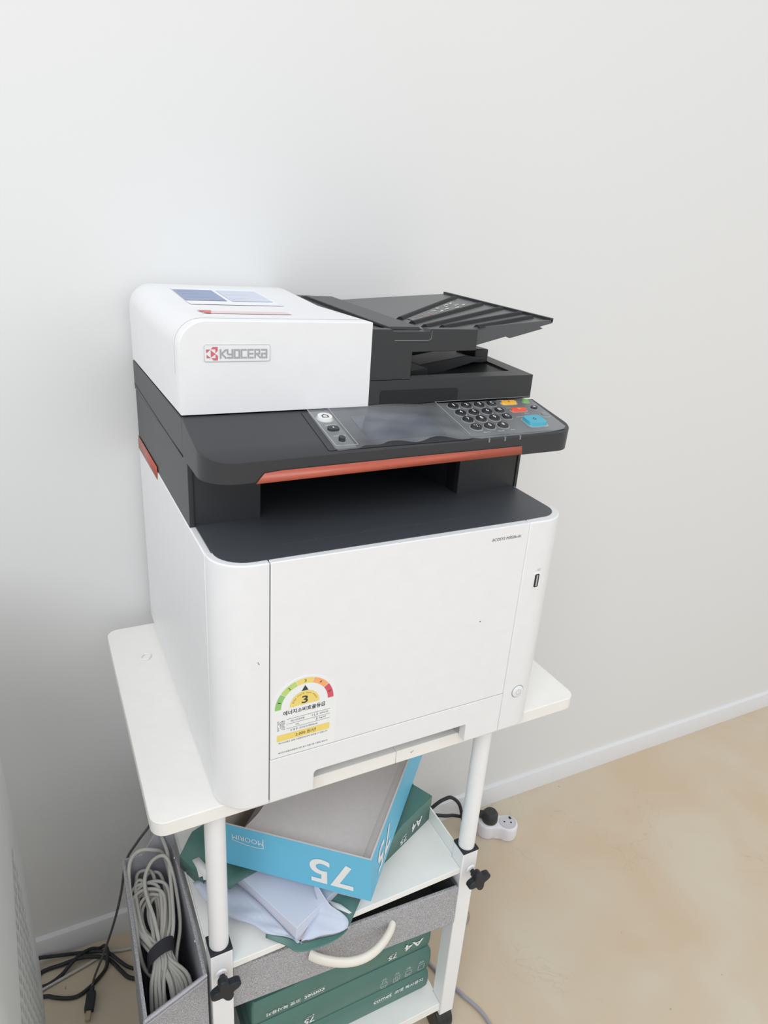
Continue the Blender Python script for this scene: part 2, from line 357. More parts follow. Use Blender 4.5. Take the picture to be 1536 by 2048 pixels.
# output tray surface + white rim
g = G(); pts = [(.0062, .43 - .08), (.0062, .040)] + [(.0070 + .030 - .030 * math.cos(t), .0365 - .0300 * math.sin(t)) for t in [math.pi / 2 * k / 8 for k in range(9)]] + \
    [(X2, .0085), (.372, .0100)] + [(.378 + .026 * math.sin(t), .036 - .026 * math.cos(t)) for t in [math.pi / 2 * k / 8 for k in range(9)]] + [(.4072, .12), (.4072, .35)]
g.prism(pts, 'z', HB - .002, HB + .0006)
ot = obj('output_tray', g, tray_m, pr)
FT = lambda u, v: (u, v, HB + .0009)
g = G(); g.stroke([(.0700, .041), (.0712, .0365), (.0759, .0330), (.3130, .0355), (.3165, .0385), (.3168, .0430)], .0004, FT); g.stroke([(.1667, .0377), (.2161, .0380)], .0004, FT); g.stroke([(.1484, .0191), (.2392, .0193)], .0003, FT)
for x, y in ((.110, .0357), (.1645, .0370), (.2279, .0370), (.2832, .0383)): g.poly([FT(x - .0006, y - .0008), FT(x + .0006, y - .0008), FT(x + .0006, y + .0008), FT(x - .0006, y + .0008)])
obj('tray_ridge', g, mat('moulded_line', (108, 112, 118), .5), ot)
# middle section with the paper exit cavity
g = G(); ZM = .3575
g.prism([(.0008, .103), (.0740, .103), (.0790, .33), (.3150, .33), (.3195, .103), (.4142, .108), (.4142, .428), (.0008, .428)], 'z', HB - .0040, ZM)
obj('midsection', g, dark, pr, bevel=.0006)
g = G(); g.box(.074, .320, .326, .329, HB, ZM, 0); g.box(.0745, .0752, .106, .328, HB, ZM, 0); g.box(.3190, .3197, .110, .328, HB, ZM, 0); g.box(.074, .320, .09, .33, ZM - .001, ZM, 0)
obj('exit_cavity', g, deep, pr)
for a_ in (.0055, .4086):
    g = G(); g.box(a_, a_ + .0005, .1015 if a_ < .1 else .1065, .1035 if a_ < .1 else .1095, HB, ZM); obj('pillar_groove', g, deep, pr)
# scanner unit
g = G(); g.box(.0, .4210, .1165, .430, .3590, .3972); g.box(.0015, .418, .118, .428, .3570, .3595)
sc_ = obj('scanner_unit', g, dark, pr, bevel=.0008)
g = G(); g.prism([(.1170, .3580), (.2913, .3626), (.4159, .3664), (.4280, .3668), (.4280, .3662), (.4159, .3656), (.2913, .3618), (.1170, .3574)], 'x', -.0003, .001); obj('side_groove', g, deep, sc_)
# control panel
sl = .233; ZT = .3985
def pz(y): return ZT + sl * (y - .1155)
def yf(x): return .0275 + .0075 * (x - .03) / .374
rr_ = .028
pp = [(0, .1160)] + [(0, .058)] + [(.030 - .030 * math.cos(t), .0575 - .030 * math.sin(t)) for t in [math.pi / 2 * k / 10 for k in range(1, 11)]] + \
     [(.4300 - .026 + .026 * math.sin(t), .0350 + .022 - .022 * math.cos(t)) for t in [math.pi / 2 * k / 10 for k in range(11)]] + [(.4262, .1160)]
g = G(); npp = len(pp); o = len(g.v)
g.v += [(x, y + .001, .3570) for x, y in pp] + [(x, y, pz(y) - .001) for x, y in pp] + [(x + (.001 if x < .02 else -.001 if x > .41 else 0), y + (.001 if y < .05 else 0), pz(y)) for x, y in pp]
g.face(range(npp)); g.face(range(3 * npp - 1, 2 * npp - 1, -1))
for i in range(npp):
    j = (i + 1) % npp; g.face((i, j, npp + j, npp + i)); g.face((npp + i, npp + j, 2 * npp + j, 2 * npp + i))
pan = obj('control_panel', g, dark, pr)
FP = lambda u, v, h=.0004: (u, v, pz(v) + h)
def slab(g, pts, h0, h1, m=0, ms=None, inset=0):
    n_ = len(pts); o = len(g.v); cxm = sum(p[0] for p in pts) / n_; cym = sum(p[1] for p in pts) / n_
    g.v += [FP(x, y, h0) for x, y in pts] + [FP(cxm + (x - cxm) * (1 - inset), cym + (y - cym) * (1 - inset), h1) for x, y in pts]
    g.face(range(o + n_, o + 2 * n_), m)
    for i in range(n_): j = (i + 1) % n_; g.face((o + i, o + j, o + n_ + j, o + n_ + i), m if ms is None else ms)
    return g
def circ(cx, cy, rx, ry=None, n=20): ry = ry or rx; return [(cx + rx * math.cos(2 * math.pi * k / n), cy + ry * math.sin(2 * math.pi * k / n)) for k in range(n)]
g = G(); slab(g, rrect(.1200, .2830, .0345, .1118, .002), 0, .0003, 0); g.stroke(rrect(.1198, .284, .0343, .1119, .002), .0006, lambda u, v: FP(u, v, .0004), 1, closed=True)
obj('panel_fascia', g, [dark, deep], pan)
g = G(); slab(g, rrect(.1270, .1500, .0362, .1114, .001), .0003, .0006, 0); obj('button_strip', g, mat('strip_grey', (104, 108, 110), .35), pan)
g = G(); slab(g, rrect(.1690, .2600, .0470, .0975, .003), .0003, .0007, 0, 1); obj('touch_screen', g, [lcd, deep], pan)
g = G(); slab(g, rrect(.2825, .4205, .0395, .1140, .008, 5, (1, 0, 0, 0)), .0003, .0007, 0); obj('keypad_plate', g, mat('keypad_plate', (74, 77, 79), .4), pan)
btn = mat('key_black', (40, 42, 44), .35, .5); ring = mat('film_emboss', (150, 154, 156), .3)
def key(body, x, y, rx=.0068, ry=.0062, m=btn, h=.0032, ink_=ink_w, tw=.0019, th=.0027, pts=None):
    g = G(); slab(g, circ(x, y, rx * 1.16, ry * 1.16) if pts is None else [(x + (a - x) * 1.1, y + (b_ - y) * 1.1) for a, b_ in pts], .0007, .0011, 1)
    slab(g, circ(x, y, rx, ry) if pts is None else pts, .0010, h, 0, None, .08)
    if body: g.text(body, lambda u, v: FP(u, v, h + .0003), x - tw, y - th, x + tw, y + th, 2, bold=True)
    return obj('key', g, [m, ring, ink_], pan)
cols = (.3022, .3200, .3382); rows = (.1048, .0883, .0728, .0557)
for j, r_ in enumerate((('1', '2', '3'), ('4', '5', '6'), ('7', '8', '9'), ('*/.', '0', '#'))):
    for i, ch in enumerate(r_): key(ch, cols[i], rows[j], tw=.0030 if len(ch) > 1 else .0016)
for ch, y in (('C', .1058), ('III', .0890), ('C', .0738)): key(ch, .3562, y, .0058, .0048, pts=rrect(.3506, .3618, y - .0047, y + .0047, .0025, 3))
yel = mat('key_yellow', (250, 186, 60), .4); red = mat('key_red', (238, 92, 62), .4); grn = mat('key_green', (124, 182, 96), .4); blu = mat('key_cyan', (70, 168, 192), .4)
key('//', .3818, .1060, pts=rrect(.3706, .3932, .1022, .1098, .0037, 4), m=yel, ink_=ink, tw=.0012, th=.0018)
key('⊘', .3834, .0876, pts=rrect(.3722, .3945, .0838, .0914, .0037, 4), m=red, tw=.0018, th=.0018)
key('*', .4083, .1076, .0048, .0036, m=grn, th=.001, tw=.001); key('&', .4085, .0906, .0050, .0036, tw=.0018, th=.0014)
key('', .4117, .0730, .0058, .0048, m=mat('key_clear', (132, 136, 138), .3))
key('◇', .3848, .0592, pts=rrect(.3722, .3985, .0487, .0688, .005, 5), m=blu, ink_=ink, tw=.0026, th=.0026, h=.0050)
key('⌂', .1396, .0946, .0084, .0078, m=mat('home_white', (226, 226, 224), .4), ink_=ink, tw=.0036, th=.0036, h=.004)
key('♦', .1394, .0712, pts=rrect(.1330, .1458, .0668, .0756, .004, 4), tw=.0010, th=.0012, h=.0036); key('', .1396, .0495, .0036, .0036, h=.005)
g = G()
for t_, x0_, x1_, y0_ in (('대기화면', .3700, .3790, .1126), ('로그아웃', .3700, .3770, .0935), ('시작/흑백컬러', .3690, .3890, .0712), ('메시지', .3050, .3135, .0436), ('처리중', .3245, .3330, .0440), ('주의', .3420, .3475, .0446), ('메뉴', .3865, .3930, .0785),
                          ('상태/작업취소', .1340, .1465, .0793), ('시스템메뉴', .1345, .1475, .0575), ('기능', .3485, .3515, .0964)):
    g = G(); g.text(t_, lambda u, v: FP(u, v, .0012), x0_, y0_, x1_, y0_ + .0022); obj('key_legend', g, ink_w, pan)
g = G()
for x in (.3050, .3262, .3470):
    g = G(); g.box(x - .0009, x + .0009, yf(x) - .0003, yf(x) + .002, pz(yf(x)) - .0040, pz(yf(x)) + .0004); obj('status_lamp', g, mat('lamp_smoke', (128, 132, 136), .3), pan)
# clear protective film over the panel
g = G(); front = [(.1275, .0305), (.150, .0320), (.1755, .0352), (.1865, .0392), (.2093, .0350), (.2250, .0366), (.2391, .0385), (.2611, .0338), (.283, .0318), (.330, .0330), (.385, .0345), (.410, .0385), (.4195, .0445)]
front = smooth_path([(a, b_, 0) for a, b_ in front], 4); nx, ny = len(front), 14; o = len(g.v)
for i, p in enumerate(front):
    for j in range(ny + 1):
        t = j / ny; y = p.y + (.1150 - p.y) * t
        h = .0017 if p.x > .285 or p.x < .152 else .0030 + .0012 * math.sin(p.x * 130 + 1) * (1 - t) ** 2 + .0006 * math.sin(y * 260 + p.x * 70)
        h = max(.0014, h) - (.0006 if t > .95 else 0)
        g.v.append(FP(p.x, y, h))
for i in range(nx - 1):
    for j in range(ny): a = o + i * (ny + 1) + j; g.face((a, a + 1, a + ny + 2, a + ny + 1))
obj('protective_film', g, film, pan, recalc=False, angle=80)
FE = lambda u, v: FP(u, v, .0040)
for P_, w2 in (([(.2830, .0385), (.2822, .1130), (.4190, .1150)], .0006), ([(.1262, .1118), (.1498, .1118), (.1505, .0352), (.1275, .0360), (.1262, .1118)], .0005)):
    g = G(); g.stroke(P_, w2, FE); obj('film_edge', g, mat('film_edge', (186, 190, 192), .3), pan)
# orange shipping tapes
g = G(); zt0, zt1 = .3578, .3672
o = len(g.v); P0 = [(.0465, .0272, .3565), (.0505, .0262, .3615), (.0545, .0258, .3660), (.070, .0258, .3672), (.2, .0262, .3680), (.3509, .0272, .3680), (.3525, .0272, .3585), (.2, .0262, .3575)]
g.poly([(x, yf(x) - .0004, z - .0004) for x, y, z in P0])
obj('shipping_tape', g, tape_m, pr, solid=.0003, label='long orange tape strip along the panel front')
g = G(); g.poly([(-.0004, .4285, .2941), (-.0004, .2804, .2943), (-.0004, .2800, .2860), (-.0004, .2830, .2774), (-.0004, .4285, .2751)]); obj('shipping_tape', g, tape_m, pr, solid=.0003)
# document cover: white lid
def lz(y): return .4884 + (0 if y < .27 else .0085 * min(1, (y - .27) / .13))
g = G(); XL = .1988; rings = []; r = .026
for y in (.1155, .1170, .135, .1352, .20, .27, .31, .35, .39, .415, .424, .428):
    zt = lz(y) - (.0007 if y == .1155 else 0) - (.0 if y < .416 else .002 if y < .426 else .006); e = .0006 if y in (.1155,) else (.0 if y < .1355 and y > .13 else 0)
    rings.append([(0 + e, y, .4000), (0 + e, y, zt - r)] + [(r - r * math.cos(t) + e, y, zt - r + r * math.sin(t)) for t in [math.pi / 2 * k / 8 for k in range(1, 9)]] + [(XL, y, zt), (XL, y, .4000)])
g.loft(rings); lid = obj('scanner_lid', g, white, pr, angle=30)
g = G(); y = .1355; zt = lz(y) + .0001; P1 = [(0, y, .436), (0, y, zt - r)] + [(r - r * math.cos(t), y, zt - r + r * math.sin(t)) for t in [math.pi / 2 * k / 8 for k in range(1, 9)]] + [(XL, y, zt)]
g.tube(P1, .00022, 4); obj('lid_seam', g, ink_l, lid)
# badge
FBd = lambda u, v: (u, .1146, v)
g = G(); g.prism(rrect(.0233, .0876, .4508, .4666, .0016, 4), 'y', .1148, .1156); bd = obj('badge', g, mat('badge_plate', (232, 234, 236), .3, .5), lid, bevel=.0002)
g = G(); g.stroke(rrect(.0233, .0876, .4508, .4666, .0016, 4), .0003, FBd, 2, closed=True)
bx_ = lambda a: .0233 + (a - 75) * 4.738e-5
bz_ = lambda a: .4665 - (a - 100) * 4.55e-5
for P_ in (((112, 195), (200, 195), (118, 270)), ((122, 300), (205, 370), (122, 370)), ((205, 205), (300, 288), (207, 358)), ((210, 190), (248, 142), (347, 142), (347, 218), (300, 270), (300, 190)), ((215, 372), (300, 372), (300, 285), (347, 325), (347, 418), (262, 420))):
    g.poly([FBd(bx_(a), bz_(c)) for a, c in P_], 1)
gl = {'K': [[(0, 0), (0, 1)], [(.75, 1), (.15, .52), (.75, 0)]], 'y': [[(0, 1), (0, .55), (.15, .42), (.7, .42)], [(.7, 1), (.7, 0), (.05, 0)]], 'O': [[(0, 0), (0, 1), (.7, 1), (.7, 0), (0, 0)]],
      'C': [[(.7, 1), (0, 1), (0, 0), (.7, 0)]], 'E': [[(.7, 1), (0, 1), (0, 0), (.7, 0)], [(0, .5), (.65, .5)]], 'R': [[(0, 0), (0, 1), (.65, 1), (.65, .5), (.26, .5)], [(.3, .42), (.75, 0)]], 'A': [[(0, 1), (.7, 1), (.7, 0), (0, 0), (0, .5), (.45, .5)]]}
xx = .0388; sw = .0066; lay = 0
for ch in 'KyOCERA':
    for st in gl[ch]: lay += 1; g.stroke([(xx + a * sw, .4543 + b_ * .0074) for a, b_ in st], .00155, lambda u, v, q=lay % 3: (u, .1146 - q * .00006, v), 0)
    xx += .00675
obj('badge_print', g, [mat('badge_grey', (166, 169, 171), .35, .5), mat('badge_red', (206, 108, 118), .5), ink_l], bd)
# sticker on the lid
ft = lambda u, v: (u, v, lz(v) + .0006)
def patch(g, u0, u1, v0, v1, m):
    vs_ = [v0] + [v for v in (.27, .31, .35, .40) if v0 < v < v1] + [v1]
    for a, c in zip(vs_, vs_[1:]): g.poly([ft(u0, a), ft(u1, a), ft(u1, c), ft(u0, c)], m)
g = G(); patch(g, .0425, .150, .2530, .375, 0)
st = obj('lid_sticker', g, mat('sticker_white', (238, 240, 244), .4), lid, recalc=False)
ft = lambda u, v: (u, v, lz(v) + .0010)
g = G(); patch(g, .0430, .0905, .2830, .3600, 0); patch(g, .0960, .146, .2830, .3600, 1)
for k in range(6): v = .292 + k * .0115; patch(g, .0460, .0460 + .038 * (.6 + .4 * random.random()), v, v + .0015, 2); patch(g, .0985, .0985 + .038 * (.5 + .5 * random.random()), v, v + .0015, 3)
obj('sticker_table', g, [mat('sticker_blue', (136, 150, 186), .4), mat('sticker_pale', (206, 214, 232), .4), mat('sticker_text', (188, 196, 216), .5), ink_l], st, recalc=False)
g = G(); ft = lambda u, v: (u, v, lz(v) + .0005); patch(g, .0370, .130, .1700, .1920, 0); obj('warning_strip', g, mat('sticker_pink', (232, 206, 208), .4), lid, recalc=False)
g = G(); ft = lambda u, v: (u, v, lz(v) + .0009); g.poly([ft(.0350, .1945), ft(.0500, .1945), ft(.0440, .1700), ft(.0400, .1700)], 0); obj('warning_mark', g, mat('sticker_red', (214, 96, 92), .4), lid, recalc=False)
# black feeder body
def az(y): return 0 if y < .16 else .0085 * min(1, (y - .16) / .22)
g = G(); prof = [(.1990, .4268), (.2490, .4268), (.2490, .4575), (.3325, .4585), (.3325, .4822), (.2690, .4822), (.2675, .4795), (.2245, .4795), (.2225, .4815), (.1990, .4815)]
g.prism(prof, 'y', .1157, .1290)
g.prism([(.1290, .4268), (.426, .4268), (.426, .487), (.38, .487), (.16, .4795), (.1290, .4790)], 'x', .1990, .2490)
g.prism([(.1290, .455), (.40, .455), (.40, .484), (.38, .484), (.16, .4765), (.1290, .4755)], 'x', .2490, .2790)
fd = obj('document_feeder', g, black, pr, bevel=.0007)
g = G(); g.prism([(.1280, .4795), (.1300, .4825), (.38, .4905), (.40, .488), (.40, .484)], 'x', .2250, .2640, 0); obj('feeder_cover', g, black, fd, bevel=.0008)
g = G(); fa = lambda u, v: (u, .1154, v)
g.stroke([(.2260, .4700), (.2680, .4700), (.2712, .4720), (.2715, .4805)], .0003, fa); obj('cover_line', g, ink_l, fd)
# slab of document cover, right side, with well
g = G(); XR = .4210; ZS = .4287
def sz(y): return ZS + (.0 if y < .13 else .062 * (y - .13))
o = len(g.v); Y0, Y1 = .1157, .4280
ring_o = [(.1990, Y0), (XR, Y0), (XR, Y1), (.1990, Y1)]; ring_i = [(.2500, .1300), (.4030, .1400), (.4030, .270), (.2500, .270)]
g.v += [(x, y, .4005) for x, y in ring_o] + [(x, y, sz(y)) for x, y in ring_o] + [(x, y, sz(y)) for x, y in ring_i] + [(.250, .1310, .408), (.4030, .1405, sz(.14) - .002), (.4030, .268, sz(.26) - .002), (.250, .268, .408)]
g.face((3, 2, 1, 0))
for i in range(4):
    j = (i + 1) % 4; g.face((i, j, 4 + j, 4 + i)); g.face((4 + i, 4 + j, 8 + j, 8 + i)); g.face((8 + i, 8 + j, 12 + j, 12 + i))
g.face((12, 13, 14, 15))
sb = obj('cover_slab', g, black, pr, bevel=.0006)
g = G(); g.prism(rrect(.2125, .3135, .4008, .4165, .0035, 4, (0, 1, 1, 0)), 'y', .1153, .1160); obj('lift_recess', g, deep, sb)
g = G(); g.prism([(.30, .4300), (.366, .4405), (.396, .4372), (.386, .4335), (.30, .4120)], 'y', .185, .235); g.prism([(.250, .422), (.30, .430), (.30, .412), (.25, .408)], 'y', .165, .235)
obj('eject_ramp', g, dark, sb, bevel=.0008)
g = G(); g.box(.384, .4045, .190, .235, .4300, .4475); obj('tray_bracket', g, black, fd, bevel=.0015)
# input tray with ribs
def tz(x, y): return .4765 + (x - .27) * .0868 + (y - .13) * (.0385 + (x - .28) * -.03)
g = G(); A0 = [(.2795, .1300), (.3330, .1300), (.3331, .1336), (.4505, .1336), (.4490, .378), (.3300, .383), (.2795, .383)]
prof = [(.3330, .4600), (.3835, .4722), (.3895, .4702), (.4375, .4815), (.4325, .4838), (.4512, .4882)]
g.prism(prof + [(.4512, tz(.4512, .13)), (.3330, tz(.333, .13))], 'y', .1300, .1335)
o = len(g.v); g.v += [(x, y, tz(x, y) - .001) for x, y in A0] + [(x, y, tz(x, y) - .0045) for x, y in A0]
NA = len(A0); g.face(range(o, o + NA)); g.face(range(o + 2 * NA - 1, o + NA - 1, -1))
for i in range(NA): j = (i + 1) % NA; g.face((o + i, o + j, o + NA + j, o + NA + i))
g.prism([(.3340, .462), (.40, .4755), (.44, .483), (.44, .486), (.334, .478)], 'y', .20, .235); 
tray_g = mat('tray_sheen_tint', (72, 75, 77), .32, .7); it = obj('document_tray', g, tray_g, fd, bevel=.0005)  # lighter base colour stands in for bright reflections between the ribs
for (xa, ya, xb, yb) in ((.2845, .2150, .4385, .3350), (.2850, .1850, .4378, .2672), (.2880, .1606, .4432, .2274), (.3042, .1481, .4437, .1865), (.3411, .1325, .4380, .1572)):
    g = G(); d = Vector((xb - xa, yb - ya)).normalized(); nn = Vector((-d.y, d.x)); wd = .0055
    pr_ = [(-wd, 0), (-wd * .45, .0034), (wd * .25, .0034), (wd, 0)]
    g.loft([[(x_ + nn.x * a, y_ + nn.y * a, tz(x_, y_) - .0012 + h) for a, h in pr_] for x_, y_ in ((xa, ya), (xb, yb))]); obj('rib', g, mat('rib_shade_tint', (36, 38, 40), .6, .3), it)  # same plastic as the tray, painted darker for the shade on the ribs
g = G(); g.prism([(.4510, .130), (.4490, .378), (.4470, .378), (.4490, .130)], 'z', .0, .1) if False else None
o = len(g.v); Q = [(.4512, .130), (.4492, .379), (.4462, .379), (.4480, .130)]; g.v += [(x, y, tz(x, y) - .002) for x, y in Q] + [(x, y, tz(x, y) + .0018) for x, y in Q]
g.face((0, 1, 2, 3)); g.face((7, 6, 5, 4)); [g.face((i, (i + 1) % 4, 4 + (i + 1) % 4, 4 + i)) for i in range(4)]
obj('tray_lip', g, black, it)
# instruction sticker in tray
def tp(u, v, h=.0005): return (u, v, tz(u, v) - .001 + h)
def fi(a, b_, h=.0006):          # a along the ribs, b_ across from the far rib to the near one
    p = Vector((.2845, .2150)).lerp(Vector((.4385, .3350)), a); q = Vector((.2850, .1850)).lerp(Vector((.4378, .2672)), a); r_ = p.lerp(q, b_)
    return tp(r_.x, r_.y, h)
g = G(); g.poly([fi(.06, .25), fi(.86, .14), fi(.86, .86), fi(.06, .78)], 0)
f4 = lambda u, v: fi(u, v, .0011)
for u, v in ((.20, .45), (.28, .66)): g.stroke([(u + .055 * math.cos(t), v + .075 * math.sin(t)) for t in [2 * math.pi * k / 14 for k in range(14)]], .012, f4, 1, closed=True)
for u, v in ((.42, .40), (.46, .66), (.53, .30), (.58, .62), (.64, .42), (.70, .70), (.74, .30), (.77, .52), (.81, .68), (.68, .24)):
    for k in range(3): uu = u + random.uniform(-.03, .03); vv = v + random.uniform(-.05, .05); g.poly([f4(uu, vv), f4(uu + .03, vv), f4(uu + .025, vv + .06), f4(uu - .005, vv + .06)], 2)
g.poly([f4(.30, .80), f4(.44, .80), f4(.42, .90), f4(.28, .90)], 3)
obj('instruction_sticker', g, [mat('sticker_clear_grey', (104, 106, 106), .4), mat('sticker_redline', (196, 120, 114), .5), mat('sticker_icon', (206, 208, 208), .5), mat('sticker_bluegrey', (140, 148, 170), .5)], it, recalc=False)

# ================================================================ CART
ct = root('printer_cart', (.19, .2, FZ), 'white steel cart on casters with two shelves under the printer', 'cart')
for a, b_ in ((-.0675, .2152), (.2158, .4990)):
    g = G(); g.prism(rrect(a, b_, .0172, .4110, .016, 6, (a > 0, a > 0, a < 0, a < 0)), 'z', -.0180, 0); tp_ = obj('tabletop_panel', g, table_m, ct, bevel=.0008)
    if a < 0:
        g = G(); g.tube(smooth_path([(-.032, .322, .0006), (-.026, .330, .0012), (-.018, .326, .0008), (-.022, .316, .0012), (-.030, .318, .0006)], 4), .0014, 6); obj('tape_scrap', g, mat('tape_scrap', (236, 236, 232), .4), tp_)
    else:
        g = G(); g.stroke([(.2357, -.0072), (.2365, -.0085), (.2392, -.0058)], .0005, lambda u, v: (u, .0170, v)); obj('tick_mark', g, ink, tp_)
LX = ((-.0105, .0165), (.3575, .3835)); LY = ((.035, .062), (.345, .372))
for k, (a, b_) in enumerate(LX):
    for j, (c, d) in enumerate(LY):
        g = G(); g.box(a, b_, c, d, -.617, -.2540); lg = obj('leg', g, steel_w, ct, bevel=.0015)
        g = G(); g.box(a - .0003, b_ + .0003, c - .0003, d + .0003, -.2545, -.2510); obj('leg_cap', g, knob_m, lg, bevel=.0006)
        cx_, cy_ = (a + b_) / 2, (c + d) / 2
        g = G(); g.lathe([(.0120, -.2515), (.0120, -.0180)], (cx_, cy_, 0), 28); obj('pole', g, steel_w, ct)
        g = G()
        for s_ in (-.0085, .0085): g.lathe([(.004, -.007), (.020, -.007), (.0235, -.004), (.0235, .004), (.020, .007), (.004, .007)], (cx_ + s_, cy_ + .006, FZ + .0236), 24, 0, 'x')
        g.lathe([(.004, -.012), (.004, .012)], (cx_, cy_ + .006, FZ + .0236), 10, 1, 'x')
        g.lathe([(.0225, -.0045), (.0225, .0045)], (cx_, cy_ + .006, FZ + .0236), 24, 0, 'x'); g.lathe([(.0085, -.635), (.0085, -.6172)], (cx_, cy_ + .002, 0), 14, 0)
        obj('caster', g, [mat('caster_black', (40, 41, 42), .4), steel], ct, bevel=.0006)
for x, bx0 in ((.0015, 0), (.3712, 1)):
    g = G(); c = (x + (.002 if bx0 else 0), .016, -.2870)
    n_ = 48; pts = []
    for k in range(n_):
        t = 2 * math.pi * k / n_; rr = .0148 + .0042 * math.cos(4 * (t - math.radians(15))); pts.append((c[0] + rr * math.cos(t), c[2] + rr * math.sin(t)))
    g.prism(pts, 'y', .0080, .0190); kn = obj('knob', g, knob_m, ct, bevel=.0022, seg=3)
    g = G(); g.lathe([(.0055, .0190), (.0055, .0260), (.0036, .0260), (.0036, .0300)], (c[0], 0, c[2]), 14, 0, 'y'); g.lathe([(.0032, .0300), (.0032, .0345)], (c[0], 0, c[2]), 12, 1, 'y'); g.lathe([(.0075, .0335), (.0060, .0315), (.0042, .0315)], (c[0], 0, c[2]), 18, 2, 'y')
    obj('knob_stem', g, [knob_m, steel, steel_w], kn)
ZS1 = -.2835
SO = [(.0168, .0380), (.3572, .0380), (.3572, .0622), (.3598, .0622), (.3598, .3448), (.3572, .3448), (.3572, .372), (.0168, .372), (.0168, .3448), (-.0083, .3448), (-.0083, .0622), (.0168, .0622)]
g = G(); g.prism(SO, 'z', ZS1 - .0105, ZS1); sh = obj('shelf', g, shelf_m, ct, bevel=.0008)
g = G(); g.box(.3600, .3620, .0620, .345, ZS1 - .0105, -.2590); g.box(.3600, .3825, .0620, .345, -.2610, -.2590) if False else g.box(.3620, .3810, .0620, .345, ZS1 - .0105, ZS1 - .008); obj('side_rail', g, shelf_m, ct)
g = G(); g.box(-.0100, -.0085, .0620, .345, ZS1 - .0105, ZS1 + .0015); obj('side_rail', g, shelf_m, ct)
g = G(); g.prism(SO, 'z', -.6070, -.5900); obj('shelf', g, shelf_m, ct, bevel=.0008)

# ================================================================ FABRIC DRAWER
dr = root('fabric_drawer', (.186, .16, -.395), 'grey linen drawer with an ivory bow handle hanging under the upper shelf', 'drawer')
def dx(x, z=0): return .0300 + (.353 - x) * .055
g = G(); zt_, zb_ = -.3115, -.3870
pf = [(.0200, zt_), (.3530, zt_), (.3545, zb_), (.0175, zb_)]
g.loft([[(x, dx(x), z) for x, z in pf], [(x, dx(x) + .006, z) for x, z in pf]]); obj('front_panel', g, fabric, dr, bevel=.0018, seg=3)
din = mat('drawer_inside_shade', (60, 62, 66), .7)  # dark colour paints the shade inside the light linen drawer
for x in (.0190, .3500):
    g = G(); g.prism([(dx(x) + .006, zt_), (.30, zt_), (.30, zb_), (dx(x) + .006, zb_)], 'x', x, x + .004); obj('side_panel', g, din, dr, bevel=.0008)
g = G(); g.box(.0190, .3540, .3000, .3040, zb_, zt_); obj('back_panel', g, din, dr, bevel=.0008)
g = G(); g.box(.0232, .3498, .0540, .3000, zb_, zb_ + .004); obj('bottom_panel', g, mat('drawer_inside_shade', (60, 62, 66), .7), dr)
P_ = []; R0 = []
for k in range(21):
    t = k / 20; x = .1240 + (.2465 - .1240) * t; q = math.sin(math.pi * t); yb = dx(x) - .0005
    P_.append((x, yb - .0300 * q ** .8, -.3380 - .001 * q, ))
g = G(); rings = []
for k, p in enumerate(P_):
    t = k / 20; d = Vector(P_[min(20, k + 1)]) - Vector(P_[max(0, k - 1)]); d.normalize(); nrm = Vector((d.y, -d.x, 0)).normalized()
    hw = .0088 - .0012 * math.sin(math.pi * t); th_ = .0055
    rings.append([Vector(p) + nrm * th_ * math.cos(a) + Vector((0, 0, 1)) * hw * math.sin(a) for a in [2 * math.pi * i / 12 for i in range(12)]])
g.loft(rings); obj('handle', g, cream, dr, angle=60)

# ================================================================ REAMS ON THE LOWER SHELF
def ream(z0, z1, xa, xb, y0, y1, label, bulge=0):
    r_ = root('paper_ream', ((xa + xb) / 2, (y0 + y1) / 2, z0), label, 'paper ream', 'green wrapped reams of copy paper on the lower shelf')
    g = G(); nz_ = 6; rings = []
    for k in range(nz_ + 1):
        t = k / nz_; e = .0016 * math.sin(math.pi * t) + bulge * t * (1 - t) * 2; ins = .0025 if k in (0, nz_) else 0
        rings.append([(x, y, z0 + (z1 - z0) * t) for x, y in rrect(xa - e * .5 + ins, xb + e + ins * -1, y0 - e * .6 + ins, y1 + e - ins, .004, 2)])
    g.loft(rings); obj('wrapper', g, green_m, r_, angle=50); return r_
def rprint(par, y, items, name='wrapper_print'):
    for it_ in items:
        g = G(); it_(g, lambda u, v, y=y: (u, y, v)); obj(name, g, ink_w, par)
YR = .0700
r1 = ream(-.4880, -.4380, .0500, .3450, YR + .0015, .280, 'green ream of copy paper, topmost of the three stacked on the lower shelf')
def ttl(u0, u1, z0, z1, rot):
    def f_(g, fr_):
        a, b_ = (u0, u0 + (u1 - u0) * .36) if not rot else (u1 - (u1 - u0) * .36, u1)
        c, d = (u0 + (u1 - u0) * .42, u1) if not rot else (u0, u1 - (u1 - u0) * .42)
        g.text('comet', fr_, a, z0, b_, z1, rot=rot, bold=True); g.text('코멧 복사용지', fr_, c, z0, d, z1, rot=rot, bold=True)
        zz_ = z1 + .0015 if not rot else z0 - .0012
        g.stroke([(a, z0 - .0022), (b_, z0 - .0022)], .0003, fr_); g.stroke([(a, z1 + .0022), (b_, z1 + .0022)], .0003, fr_)
    return f_
def tx(s_, u0, u1, z0, z1, rot=True, bold=True): return lambda g, fr_: g.text(s_, fr_, u0, z0, u1, z1, rot=rot, bold=bold)
rprint(r1, YR - .0006, [ttl(.0715, .1610, -.4740, -.4665, True), tx('A4', .2965, .3310, -.4700, -.4570), tx('75', .2684, .2834, -.4745, -.4660), tx('g/m²', .2700, .2830, -.4655, -.4625, bold=False)])
r2 = ream(-.5440, -.4885, .0520, .3480, YR + .0005, .281, 'green ream of copy paper, middle one of the stack on the lower shelf', .003)
